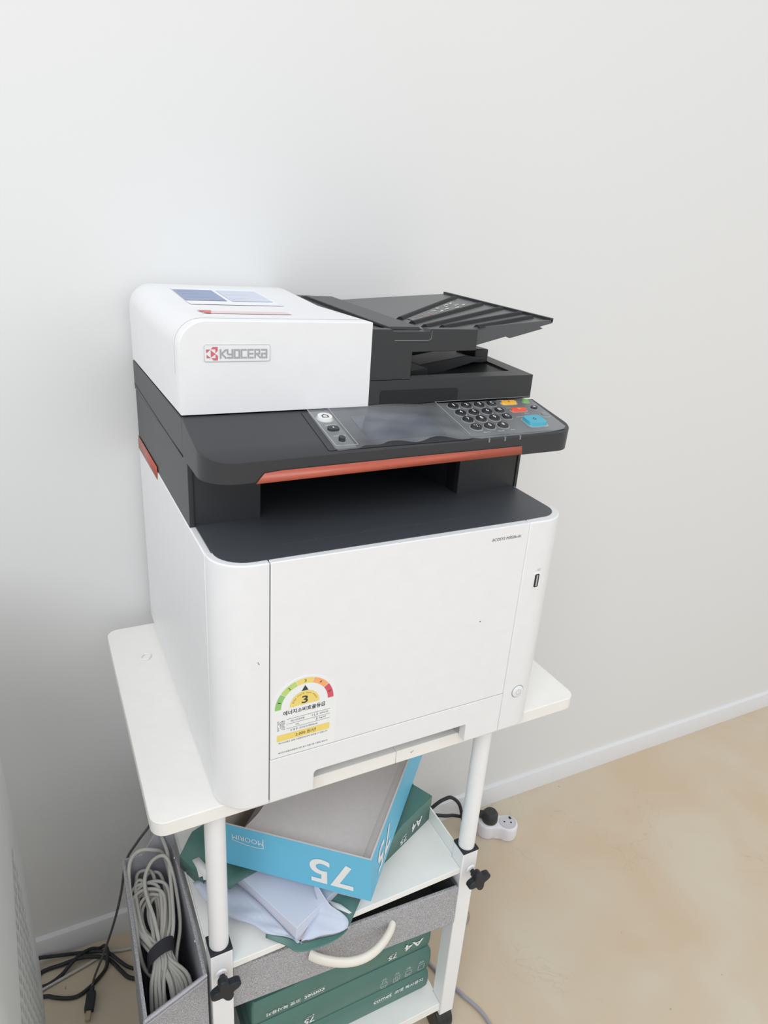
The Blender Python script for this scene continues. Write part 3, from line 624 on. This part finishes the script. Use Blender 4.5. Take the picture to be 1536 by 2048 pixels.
def icons(g, fr_):
    for k, x in enumerate((.2630, .2860, .3070, .3310)):
        z = -.5235; w2 = .0055
        if k == 3: g.stroke([(x - w2, z - .005), (x + w2, z - .005), (x + w2, z + .006), (x - w2, z + .006)], .0004, fr_, closed=True)
        elif k == 2: g.stroke(rrect(x - w2, x + w2, z - .006, z + .006, .002, 3), .0004, fr_, closed=True); g.stroke([(x - .003, z - .001), (x + .001, z - .003), (x + .003, z + .001)], .0004, fr_); g.stroke([(x - .003, z - .003), (x + .003, z - .003)], .0004, fr_)
        elif k == 1: g.stroke([(x - w2, z - .006), (x + .002, z - .006), (x + .002, z + .003), (x - w2, z + .003)], .0004, fr_, closed=True); g.stroke([(x - .002, z - .003), (x + w2, z - .003), (x + w2, z + .006), (x - .002, z + .006)], .0004, fr_, closed=True)
        else: g.stroke([(x - .006, z - .003), (x + .006, z - .003), (x + .006, z + .003), (x - .006, z + .003)], .0004, fr_, closed=True); g.stroke([(x - .0035, z + .003), (x - .0035, z + .007), (x + .0035, z + .007), (x + .0035, z + .003)], .0004, fr_); g.stroke([(x - .004, z - .003), (x - .004, z - .007), (x + .004, z - .007), (x + .004, z - .003)], .0004, fr_)
        g.text(('레이저', '복사기', '팩스', '양면')[k], fr_, x - .0045, z + .0098, x + .0045, z + .0120, rot=True)
        g.text(('잉크젯', '고속', '용', '인쇄')[k], fr_, x - .0030, z + .0125, x + .0030, z + .0145, rot=True)
rprint(r2, YR - .0032, [icons, tx('75', .1290, .1450, -.5290, -.5180), tx('g/m²', .1310, .1450, -.5170, -.5130, bold=False), tx('A4', .0930, .1150, -.5290, -.5170)])
r3 = ream(-.5898, -.5445, .0520, .3500, YR, .281, 'green ream of copy paper, lowest of the stack on the lower shelf')
rprint(r3, YR - .0018, [ttl(.2480, .3385, -.5640, -.5560, False)])

# ================================================================ OPENED REAM ON THE UPPER SHELF
A = Vector((.0970, .0275)); th = math.radians(23.5); U = Vector((math.cos(th), math.sin(th))); V = Vector((-math.sin(th), math.cos(th)))
def uv(u, v, z): p = A + U * u + V * v; return (p.x, p.y, z)
rm = root('opened_paper_ream', (.17, .16, ZS1), 'torn open green ream with bluish white paper showing, under the blue carton', 'paper ream')
ZR = -.2520
g = G(); zt0 = ZS1 + .0008; zz = [zt0 + (ZR - zt0) * k / 9 for k in range(10)]; rings = []
for k, z in enumerate(zz):
    j = random.uniform(-.0004, .0004); rings.append([uv(0 + j, 0 + j, z), uv(.278, 0 + j, z), uv(.278, .208, z), uv(.0 + j, .208, z)])
g.loft(rings); obj('paper_block', g, paper_m, rm, bevel=.0006)
ZW = -.2508
def sst(a, b_, x): t = max(0, min(1, (x - a) / (b_ - a))); return t * t * (3 - 2 * t)
def interp(P, x):
    for (a, c), (b_, d) in zip(P, P[1:]):
        if x <= b_: return c + (d - c) * (x - a) / (b_ - a)
    return P[-1][1]
frontv = [(-.032, .150), (-.020, .108), (.0, .104), (.045, .094), (.100, .045), (.150, -.006), (.286, -.006)]; backv = [(-.032, .205), (.0, .219), (.286, .214)]
us_ = [-.032, -.027, -.020, -.010, 0, .02, .045, .07, .100, .125, .150, .17, .19, .21, .23, .25, .27, .286]; g = G(); MV = 8
for u in us_:
    a, c = interp(frontv, u), interp(backv, u)
    for k in range(MV + 1): v = a + (c - a) * k / MV; g.v.append(uv(u, v, ZW - .010 * sst(-.006, -.032, u) + .0145 * sst(.16, .22, u) * (1 - sst(.03, .10, v)) + .0007 * math.sin(u * 160 + v * 90)))
NU = len(us_)
for i in range(NU - 1):
    for k in range(MV): o = i * (MV + 1) + k; g.face((o, o + 1, o + MV + 2, o + MV + 1))
edge = [i * (MV + 1) + MV for i in range(NU)] + [(NU - 1) * (MV + 1) + k for k in range(MV - 1, -1, -1)] + [i * (MV + 1) for i in range(NU - 2, 9, -1)]
edge = [k for k in range(0, MV)] + edge
o = len(g.v); g.v += [(g.v[k][0], g.v[k][1], zt0) for k in edge]
for i in range(len(edge) - 1): g.face((edge[i], edge[i + 1], o + i + 1, o + i))
obj('wrapper', g, green_m, rm, solid=.0006, recalc=False, angle=50)
fw = lambda u, v: uv(u, -.0072, v)
for t_, a, c, d, e in (('A4', .236, -.2730, .262, -.2570), ('75', .208, -.2770, .224, -.2680), ('g/m²', .211, -.2660, .222, -.2625), ('comet', .150, -.2770, .175, -.2700)):
    g = G(); g.text(t_, fw, a, c, d, e, rot=True, bold=True); obj('wrapper_print', g, ink_w, rm)
def strip(a, b_, m, name, t=.0004, n=5, wob=.0):
    a = smooth_path(a, n); b_ = smooth_path(b_, n); N = 26
    def rs(P, k): q = k / (N - 1) * (len(P) - 1); i = int(min(q, len(P) - 2)); return P[i].lerp(P[i + 1], q - i)
    g = G(); M = 6
    for k in range(N):
        p, q = rs(a, k), rs(b_, k)
        for i in range(M + 1):
            s_ = p.lerp(q, i / M); s_.z += wob * math.sin(k * .9 + i * 1.3) * math.sin(math.pi * i / M); g.v.append(tuple(s_))
    for k in range(N - 1):
        for i in range(M): o = k * (M + 1) + i; g.face((o, o + 1, o + M + 2, o + M + 1))
    return obj(name, g, m, rm, solid=t, recalc=False, angle=70)
strip([uv(-.002, .150, -.272), uv(-.002, .08, -.266), uv(-.002, .04, -.268), uv(-.003, -.004, -.272)],
      [(-.0056, .1602, -.270), (.0061, .1189, -.268), (.0262, .0905, -.270), (.0506, .0671, -.268), (.0651, .0493, -.272), (.0872, .0360, -.2735), (.1040, .0225, -.278)], green_i, 'wrapper_flap', wob=.002)
strip([(.0640, .0515, -.2745), (.0872, .0380, -.2765), (.1036, .0250, -.279), (.1265, .0219, -.2805), (.1495, .0145, -.276), (.1600, .0135, -.272)],
      [(.0630, .0490, -.278), (.0835, .0310, -.2815), (.0960, .0165, -.2825), (.125, .0100, -.2810), (.149, .0085, -.276), (.163, .0110, -.270)], green_m, 'torn_edge')
strip([(.1020, .0240, -.2760), (.1206, .0385, -.268), (.1342, .0465, -.262), (.1348, .0655, -.241)],
      [(.1265, .0219, -.278), (.1495, .0130, -.272), (.1614, .0116, -.268), (.1652, .0176, -.262), (.1588, .0272, -.256), (.1488, .0363, -.250), (.1417, .0483, -.240), (.1361, .0647, -.228)], green_i, 'wrapper_flap', wob=.0015)
g = G(); g.poly([(.1516, .0708, -.262), (.1931, .0377, -.262), (.1676, .0162, -.272), (.1558, .0175, -.280), (.1528, .0446, -.266)]); obj('wrapper_flap', g, green_m, rm, solid=.0005, recalc=False)
g = G(); g.poly([(.1507, .0535, -.2600), (.1647, .0402, -.2598), (.1744, .0255, -.2635), (.1707, .0261, -.2640), (.1545, .0400, -.2610)]); obj('torn_edge', g, ink_w, rm, solid=.0004, recalc=False)
g = G(); g.poly([(x + .0022, y + .0150, -.2495 if x > .003 else -.2512) for x, y in ((-.0033, .1654), (.0065, .1655), (.0118, .150), (.0165, .1369), (.0120, .1200), (.0085, .1180), (.0085, .1245), (.0035, .1265), (.0038, .133), (-.0008, .1345), (-.0005, .150))])
obj('torn_edge', g, ink_w, rm, solid=.0004, recalc=False)

# ================================================================ BLUE CARTON
ang = -.7504 * 1.0
oC = Vector((.1896, .0044, -.2255)); BW, BD, BH = .215, .305, .0690
def rodr(v):
    v = Vector(v); return Matrix.Rotation(v.length, 3, v)
# measured tilt of the carton (world -> carton axes)
RB = rodr((-.0509, -.0479, -.7547))
RB = RB if (RB @ Vector((0, 1, 0))).x > 0 else RB.transposed()
def bxp(a, b_, c): p = oC + RB @ Vector((a, b_, c)); return (p.x, p.y, p.z)
cb = root('blue_carton_lid', tuple(oC + RB @ Vector((-BW / 2, BD / 2, 0))), 'open bright blue carton tray with grey inside lying tilted on the upper shelf', 'box')
def cpanel(name, a0, a1, b0, b1, c0, c1, m):
    g = G(); n0 = len(g.v); g.box(a0, a1, b0, b1, c0, c1)
    # colour inside faces grey: decide by face centre
    tmp = G(); tmp.v = [bxp(*p) for p in g.v]; tmp.f = g.f; tmp.m = [0] * len(g.f)
    for i, f_ in enumerate(g.f):
        c = [sum(g.v[k][q] for k in f_) / len(f_) for q in range(3)]
        inn = (name == 'front_wall' and c[1] > b1 - 1e-5) or (name == 'right_wall' and c[0] < a0 + 1e-5) or (name == 'left_wall' and c[0] > a1 - 1e-5) or (name == 'back_wall' and c[1] < b0 + 1e-5) or (name == 'bottom' and c[2] > c1 - 1e-5) or (c[2] > c1 - 1e-5)
        tmp.m[i] = 1 if inn else 0
    return obj(name, tmp, [blue_m, m], cb)
T = .0022
fwl = cpanel('front_wall', -BW, 0, 0, T, 0, BH, kraft); rwl = cpanel('right_wall', -T, 0, T, BD, 0, BH, kraft)
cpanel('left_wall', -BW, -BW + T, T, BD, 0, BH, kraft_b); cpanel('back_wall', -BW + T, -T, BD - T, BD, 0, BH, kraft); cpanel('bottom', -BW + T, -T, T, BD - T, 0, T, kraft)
ff = lambda u, v: bxp(u, -.0006, v); fg = lambda u, v: bxp(.0006, u, v)
g = G(); g.text('75', ff, -.0840, .0105, -.0235, .0500, rot=True, bold=True); obj('carton_print', g, ink_w, cb); g = G()
g.text('MOORIM', ff, -.1955, .0470, -.1500, .0550, rot=True, bold=True); g.stroke([(-.1500, .0580), (-.1500, .0430), (-.1600, .0415), (-.1750, .0420), (-.1960, .0455)], .0010, ff)
obj('carton_print', g, ink_w, cb)
g = G(); g.text('75', fg, .0300, .0120, .0900, .0520, rot=True, bold=True); obj('carton_print', g, ink_w, cb)
g = G(); NB = 10; le = smooth_path([(-.1900, .0040, .043), (-.1894, .0212, .044), (-.1835, .0445, .045), (-.1815, .0656, .045), (-.1800, .120, .045), (-.178, .300, .045)], 3)
for p in le:
    for q, h in ((0, .0), (.0015, .0012), (.01, .0006), (.5, 0), (1, 0)): g.v.append(bxp(p.x + (-.0190 - p.x) * q, p.y, p.z + h - (.0 if q else .004)))
    g.v.append(bxp(-.0026, p.y, .0580))
for i in range(len(le) - 1):
    for k in range(5): o = i * 6 + k; g.face((o, o + 1, o + 7, o + 6))
obj('inner_board', g, kraft, cb, solid=.0008, recalc=False, angle=25)

# ================================================================ GREY MAGAZINE FILE WITH CABLE
mf = root('file_organiser', (-.053, .14, FZ), 'narrow grey linen file box with rivets standing left of the cart', 'organiser')
FL, FR, BR, BL = (-.0925, .0240, -.3000), (-.0150, .0400, -.2880), (-.0135, .2600, -.2960), (-.0870, .2500, -.2830)
def wallp(name, a, b_, t, m_out=fabric, top=None, zb=FZ):
    a = Vector(a); b_ = Vector(b_); d = Vector((b_.x - a.x, b_.y - a.y, 0)).normalized(); nn = Vector((-d.y, d.x, 0)) * t
    N = 8; g = G(); rings = []
    for k in range(N + 1):
        q = k / N; p = a.lerp(b_, q); zt = p.z + (top(q) if top else 0)
        rings.append([(p.x, p.y, zb), (p.x, p.y, zt - .001), (p.x + nn.x * .5, p.y + nn.y * .5, zt), (p.x + nn.x, p.y + nn.y, zt - .001), (p.x + nn.x, p.y + nn.y, zb)])
    g.loft(rings)
    n_f = len(g.f)
    for i in range(n_f):
        k_ = i % 5
        if i < N * 5 and k_ == 3: g.m[i] = 1
    return obj(name, g, [m_out, fabric_in], mf, bevel=0)
wallp('front_panel', FL, FR, .0035)
wallp('side_panel', FR, BR, .0040, top=lambda q: .020 * math.sin(math.pi * min(1, q * 1.05)) * .6)
wallp('side_panel', BL, FL, .0040, top=lambda q: .010 * math.sin(math.pi * q))
wallp('back_panel', BR, BL, .0035, top=lambda q: .075 * max(0, 1 - q * 1.6) if q < .62 else 0)
g = G(); g.box(-.088, -.018, .045, .248, FZ + .001, FZ + .006); obj('bottom_panel', g, fabric_in, mf)
g = G(); g.tube([(-.0922, .0235, -.2998), (-.0150, .0395, -.2878)], .0018, 6); g.tube([(-.0925, .0232, -.2998), (-.0925, .0232, -.50)], .0014, 6); g.tube([(-.0922, .0228, -.3065), (-.0150, .0388, -.2945)], .0006, 5); obj('piping', g, fabric_trim, mf)
for y, z in ((.0870, -.2860), (.2180, -.2790)):
    g = G(); g.lathe([(.0001, -.0020), (.0016, -.0016), (.0022, 0), (.0016, .0010)], (-.0186, y, z), 12, 0, 'x'); obj('rivet', g, steel, mf)
cc = root('coiled_cable', (-.053, .12, -.36), 'coiled light grey cable tied with a black strap inside the grey file box', 'cable')
S0 = Vector((-.0590, .1100, -.3180))
for k in range(11):
    q = (k - 5) / 5; dz = random.uniform(-.010, .006); wt = .006 + .020 * random.random(); wb = .006 + .014 * random.random(); yt = .195 + .050 * random.random(); yb_ = .047 + .012 * random.random()
    xs = S0.x + q * .0100; xt = -.060 + q * .011; xb2 = -.054 + q * .016
    cl = lambda v: max(-.0835, min(-.0235, v))
    lp = [(xs, S0.y, S0.z + dz * .4), (cl(xt - wt), .155, -.3120 + dz), (cl(xt - wt * .9), yt - .012, -.3090 + dz), (cl(xt), yt, -.3080 + dz), (cl(xt + wt * .9), yt - .014, -.3100 + dz), (cl(xt + wt * .7), .150, -.3140 + dz),
          (xs + .003, S0.y, S0.z - .003 + dz * .4), (cl(xb2 + wb), .082, -.3420 + dz), (cl(xb2 + wb * .9), yb_ + .006, -.3850 + dz), (cl(xb2), max(.046, yb_), -.4100 + dz), (cl(xb2 - wb), yb_ + .008, -.3800 + dz), (cl(xb2 - wb * .8), .084, -.3380 + dz)]
    g = G(); g.tube(smooth_path(lp, 6, True), .0025, 7, 0, True); obj('cable_loop', g, cable_w, cc, angle=80)
for P_ in ([(-.0640, .096, -.352), (-.0790, .112, -.340), (-.0835, .128, -.322), (-.0835, .15, -.300), (-.0835, .20, -.290), (-.0780, .235, -.280), (-.0640, .2400, -.268), (-.0450, .238, -.272), (-.0310, .240, -.290), (-.0260, .225, -.330), (-.030, .20, -.36)],
           [(-.0590, .110, -.310), (-.0600, .150, -.300), (-.0640, .19, -.297), (-.0610, .215, -.292), (-.0470, .232, -.285), (-.0300, .225, -.279), (-.0240, .200, -.300), (-.0270, .15, -.325), (-.0400, .112, -.335), (-.045, .09, -.36)],
           [(-.0540, .098, -.335), (-.0460, .116, -.318), (-.0370, .140, -.306), (-.0300, .190, -.298), (-.0260, .236, -.285), (-.0310, .2500, -.262), (-.0340, .2530, -.235)]):
    g = G(); g.tube(smooth_path(P_, 7), .0026, 7); obj('cable_strand', g, cable_w, cc, angle=80)
g = G(); rings = []
for k in range(21):
    t = 2 * math.pi * k / 20; ca, sa = math.cos(t), math.sin(t)
    cxk = Vector((S0.x + .0175 * ca, S0.y + .006 * ca, S0.z + .0005 + .0125 * sa)); ax_ = Vector((.10, .95, .35)).normalized() * .0085
    on = Vector((ca, 0, sa)) * .0008
    rings.append([cxk - ax_, cxk + ax_, cxk + ax_ + on, cxk - ax_ + on])
g.loft(rings, 0, True, False); obj('strap', g, strap_m, cc)

# ================================================================ LEFT APPLIANCE
ap = root('air_purifier', (-.36, .07, FZ), 'pale grey appliance with slotted rounded side at the left edge of the photo', 'appliance')
def aprof(z):
    t = (z - FZ) / .95; return .0 + .0 * t
ring_h = [FZ + .004, FZ + .02, -.48, -.32, -.12, .06, .16, .22, .25]
offs = [.008, .001, -.001, -.009, -.010, -.007, -.004, .008, .036]
g = G(); rings = []
for z, o_ in zip(ring_h, offs):
    rings.append([(x, y, z) for x, y in rrect(-.52 + o_, -.2085 - o_, -.18, .235, .085, 12)])
g.loft(rings); obj('housing', g, mat('appliance_grey', (206, 208, 207), .35, .5, noise=.02), ap, angle=40)
g = G()
def pos(s_, z):       # along the rounded front right corner; s_ in metres from the y=.15 tangent going toward the viewer
    o_ = 0
    for (za, oa), (zb2, ob) in zip(zip(ring_h, offs), zip(ring_h[1:], offs[1:])):
        if za <= z <= zb2: o_ = oa + (ob - oa) * (z - za) / (zb2 - za)
    return (-.2085 - o_ + .0006, .150 - o_ - s_, z)
for i in range(26):
    for j in range(22):
        s_ = .062 + i * .0115 + (.0055 if j % 2 else 0); z = -.06 - j * .0155 - i * .004
        if s_ > .30 or z < -.56: continue
        cx3 = pos(s_, z); a = .0042; b2 = .0009
        P6 = [(-a, -a * .8), (0, -a * .1), (a, a * .9), (a * 1.1, a * 1.2), (a * .2, a * .7), (-a * .7, 0)]
        g.poly([pos(s_ - p[0], z + p[1]) for p in P6], 0)
obj('slot_pattern', g, deep, ap, kind='stuff', recalc=False)

# ================================================================ CORDS ON THE FLOOR
def cord(name, pts, r, m, label, cat='cable', closed=False, n=7):
    g = G(); g.tube(smooth_path(pts, n), r, 8); return obj(name, g, m, label=label, cat=cat, angle=80)
zc_ = FZ + .0035
cord('black_cable', [(-.250, .385, zc_), (-.240, .405, zc_), (-.2355, .422, zc_ + .004), (-.2315, .4315, zc_ + .014), (-.224, .4320, zc_ + .014), (-.1988, .4290, zc_ + .008), (-.1642, .4251, zc_), (-.1298, .4067, zc_ + .008), (-.1187, .3973, zc_ + .010), (-.0891, .3625, zc_), (-.060, .345, zc_)], .0030, cable_k, 'black cord running furthest back along the skirting left of the cart')
cord('black_cable', [(-.25, .395, zc_), (-.2310, .4131, zc_), (-.2173, .4165, zc_), (-.1944, .4138, zc_ + .002), (-.1654, .4098, zc_ + .007), (-.1422, .4036, zc_ + .005), (-.1249, .3958, zc_ + .002), (-.1142, .3838, zc_), (-.1015, .3598, zc_), (-.0895, .3419, zc_), (-.06, .325, zc_)], .0034, cable_k, 'thick black cord arching across the middle of the tangle left of the cart')
cord('black_cable', [(-.25, .41, zc_), (-.238, .392, zc_), (-.2263, .3874, zc_), (-.2129, .3886, zc_), (-.1955, .3955, zc_ + .002), (-.1774, .4068, zc_ + .008), (-.1626, .4157, zc_ + .008), (-.1465, .4215, zc_ + .004), (-.1333, .4199, zc_), (-.1233, .4110, zc_ + .013), (-.1199, .3978, zc_ + .016), (-.1208, .3896, zc_ + .012), (-.1257, .3777, zc_), (-.1401, .3636, zc_), (-.1586, .3519, zc_), (-.176, .3467, zc_), (-.1925, .351, zc_), (-.2087, .3597, zc_), (-.2248, .369, zc_), (-.26, .372, zc_)], .0033, cable_k, 'black cord looping toward the viewer, nearest of the tangle on the floor')
cord('white_cord', [(-.26, .372, zc_), (-.2243, .3831, zc_), (-.1901, .3903, zc_), (-.1485, .3993, zc_), (-.13, .4053, zc_), (-.1118, .4044, zc_), (-.0867, .3982, zc_), (-.05, .396, zc_)], .0026, cable_w, 'white cord under the black cords left of the cart')
ub = root('usb_cable', (-.16, .36, FZ), 'thin dark cable hanging down from behind the file box to a silver plug', 'cable')
g = G(); g.tube(smooth_path([(-.020, .268, -.190), (-.040, .266, -.245), (-.0620, .268, -.278), (-.0800, .282, -.325), (-.0900, .3200, -.430), (-.1040, .3500, -.525), (-.1270, .3550, -.600), (-.1440, .3560, -.645), (-.1505, .3500, -.660)], 8), .0020, 8); obj('lead', g, mat('dark_grey_cable', (78, 80, 84), .5), ub, angle=80)
g = G(); d0 = Vector((-.1505, .3480, -.6615)); d1 = Vector((-.1597, .3110, -.6630)); dd = (d1 - d0).normalized(); sd = dd.cross(Vector((0, 0, 1))).normalized()
def ob(g, a, b_, w, h):
    g.loft([[a + sd * w + Vector((0, 0, h)), a - sd * w + Vector((0, 0, h)), a - sd * w - Vector((0, 0, h)), a + sd * w - Vector((0, 0, h))], [b_ + sd * w + Vector((0, 0, h)), b_ - sd * w + Vector((0, 0, h)), b_ - sd * w - Vector((0, 0, h)), b_ + sd * w - Vector((0, 0, h))]])
ob(g, d0 + dd * .008, d1, .0072, .0052); ob(g, d0 - dd * .001, d0 + dd * .008, .0035, .0035); obj('plug_body', g, cable_k, ub, bevel=.0012)
g = G(); ob(g, d1, d1 + dd * .0150, .0040, .0022); obj('plug_tip', g, mat('plug_metal', (190, 178, 150), .3, metal=.7), ub, bevel=.0003)
cord('data_cable', [(.395, .20, zc_), (.4150, .120, zc_), (.4278, .0866, zc_), (.4344, .0683, zc_), (.4411, .0526, zc_), (.4470, .0363, zc_), (.4500, .0161, zc_), (.450, -.03, zc_), (.44, -.10, zc_)], .0032, mat('silver_cable', (158, 158, 168), .4, .5), 'silver grey cable curving on the floor by the right caster')
cord('thin_wire', [(.495, .240, zc_ - .001), (.523, .215, zc_), (.5322, .2015, zc_ + .001), (.5287, .1914, zc_), (.5209, .1834, zc_ - .001), (.505, .176, zc_ - .001)], .0011, mat('clear_wire', (176, 172, 160), .4), 'thin pale wire arcing just right of the cart leg')

# ================================================================ POWER STRIP
ps = root('power_strip', (.705, .343, FZ), 'white two outlet power strip on the floor against the wall', 'power strip')
c2 = Vector((.7223, .3321)); c1 = Vector((.6838, .3560)); dv = (c2 - c1).normalized(); nv = Vector((-dv.y, dv.x)); rS = .0235
def strip_ring(r, z, nn=14):
    pts = []; dist = (c2 - c1).length; hx = dist / 2; wv = r * .80
    for k in range(nn + 1):
        t = -math.pi / 2 + .62 + (math.pi - 1.24) * 0 + (math.pi - 0) * 0
    # dumbbell outline
    for k in range(17):
        t = math.radians(-125 + 250 * k / 16); pts.append(c2 + dv * r * math.cos(t) + nv * r * math.sin(t))
    for k in range(17):
        t = math.radians(55 + 250 * k / 16); pts.append(c1 + dv * r * math.cos(t) + nv * r * math.sin(t))
    return [(p.x, p.y, z) for p in pts]
g = G(); g.loft([strip_ring(rS * .96, FZ + .001), strip_ring(rS, FZ + .006), strip_ring(rS, -.6400), strip_ring(rS * .95, -.6365), strip_ring(rS * .86, -.6352)]); obj('housing', g, mat('outlet_white', (232, 230, 236), .35, .5), ps, angle=45)
g = G(); g.lathe([(.0190, 0), (.0188, .0010), (.0176, .0010), (.0172, .0002), (.0001, .0002)], (c2.x, c2.y, -.6350), 28, 0)
for s_ in (-.0075, .0075): q = c2 + dv * s_ * 1 ; g.lathe([(.0022, .0004), (.0001, .0006)], (q.x, q.y, -.6350), 10, 1)
q = c2 + nv * -.0; q = c2 + Vector((.0115, .0075)); g.box(q.x - .002, q.x + .002, q.y - .003, q.y + .003, -.6350, -.6335, 1)
obj('outlet', g, [mat('outlet_well_shade', (206, 205, 212), .4), deep], ps)  # flat disc; its darker colour stands in for shade in the socket recess
pc = root('printer_power_cord', (.66, .37, FZ), 'black angled plug and cord in the white power strip', 'power cord')
g = G(); q = c1 + dv * .004; o_ = -.6350
g.lathe([(.0172, 0), (.0180, .004), (.0172, .020), (.0130, .026), (.0001, .027)], (q.x, q.y, o_), 20); e_ = q - dv * .03 + nv * .006
g.loft([[(q.x + nv.x * s1 * .009, q.y + nv.y * s1 * .009, o_ + .012 + s2 * .009) for s1, s2 in ((-1, -1), (1, -1), (1, 1), (-1, 1))], [(e_.x + nv.x * s1 * .0055, e_.y + nv.y * s1 * .0055, o_ + .010 + s2 * .005) for s1, s2 in ((-1, -1), (1, -1), (1, 1), (-1, 1))]])
obj('plug', g, mat('plug_black', (52, 53, 54), .5), pc, bevel=.0012)
g = G(); g.tube(smooth_path([(.48, .40, -.640), (.530, .396, -.600), (.5636, .392, -.5728), (.5820, .391, -.5660), (.5995, .390, -.5675), (.6221, .390, -.5933), (.6338, .388, -.6290), (.6340, .375, -.6580), (.625, .345, -.6655), (.60, .31, -.6655), (.56, .29, -.6655)], 8), .0040, 8)
obj('cord', g, cable_k, pc, angle=80)
g = G(); g.tube(smooth_path([(.50, .402, -.598), (.550, .396, -.604), (.589, .390, -.6167), (.615, .394, -.6300), (.640, .392, -.6420), (.655, .384, -.6340), (e_.x + .004, e_.y, -.6250)], 8), .0038, 8)
obj('cord', g, cable_k, pc, angle=80)
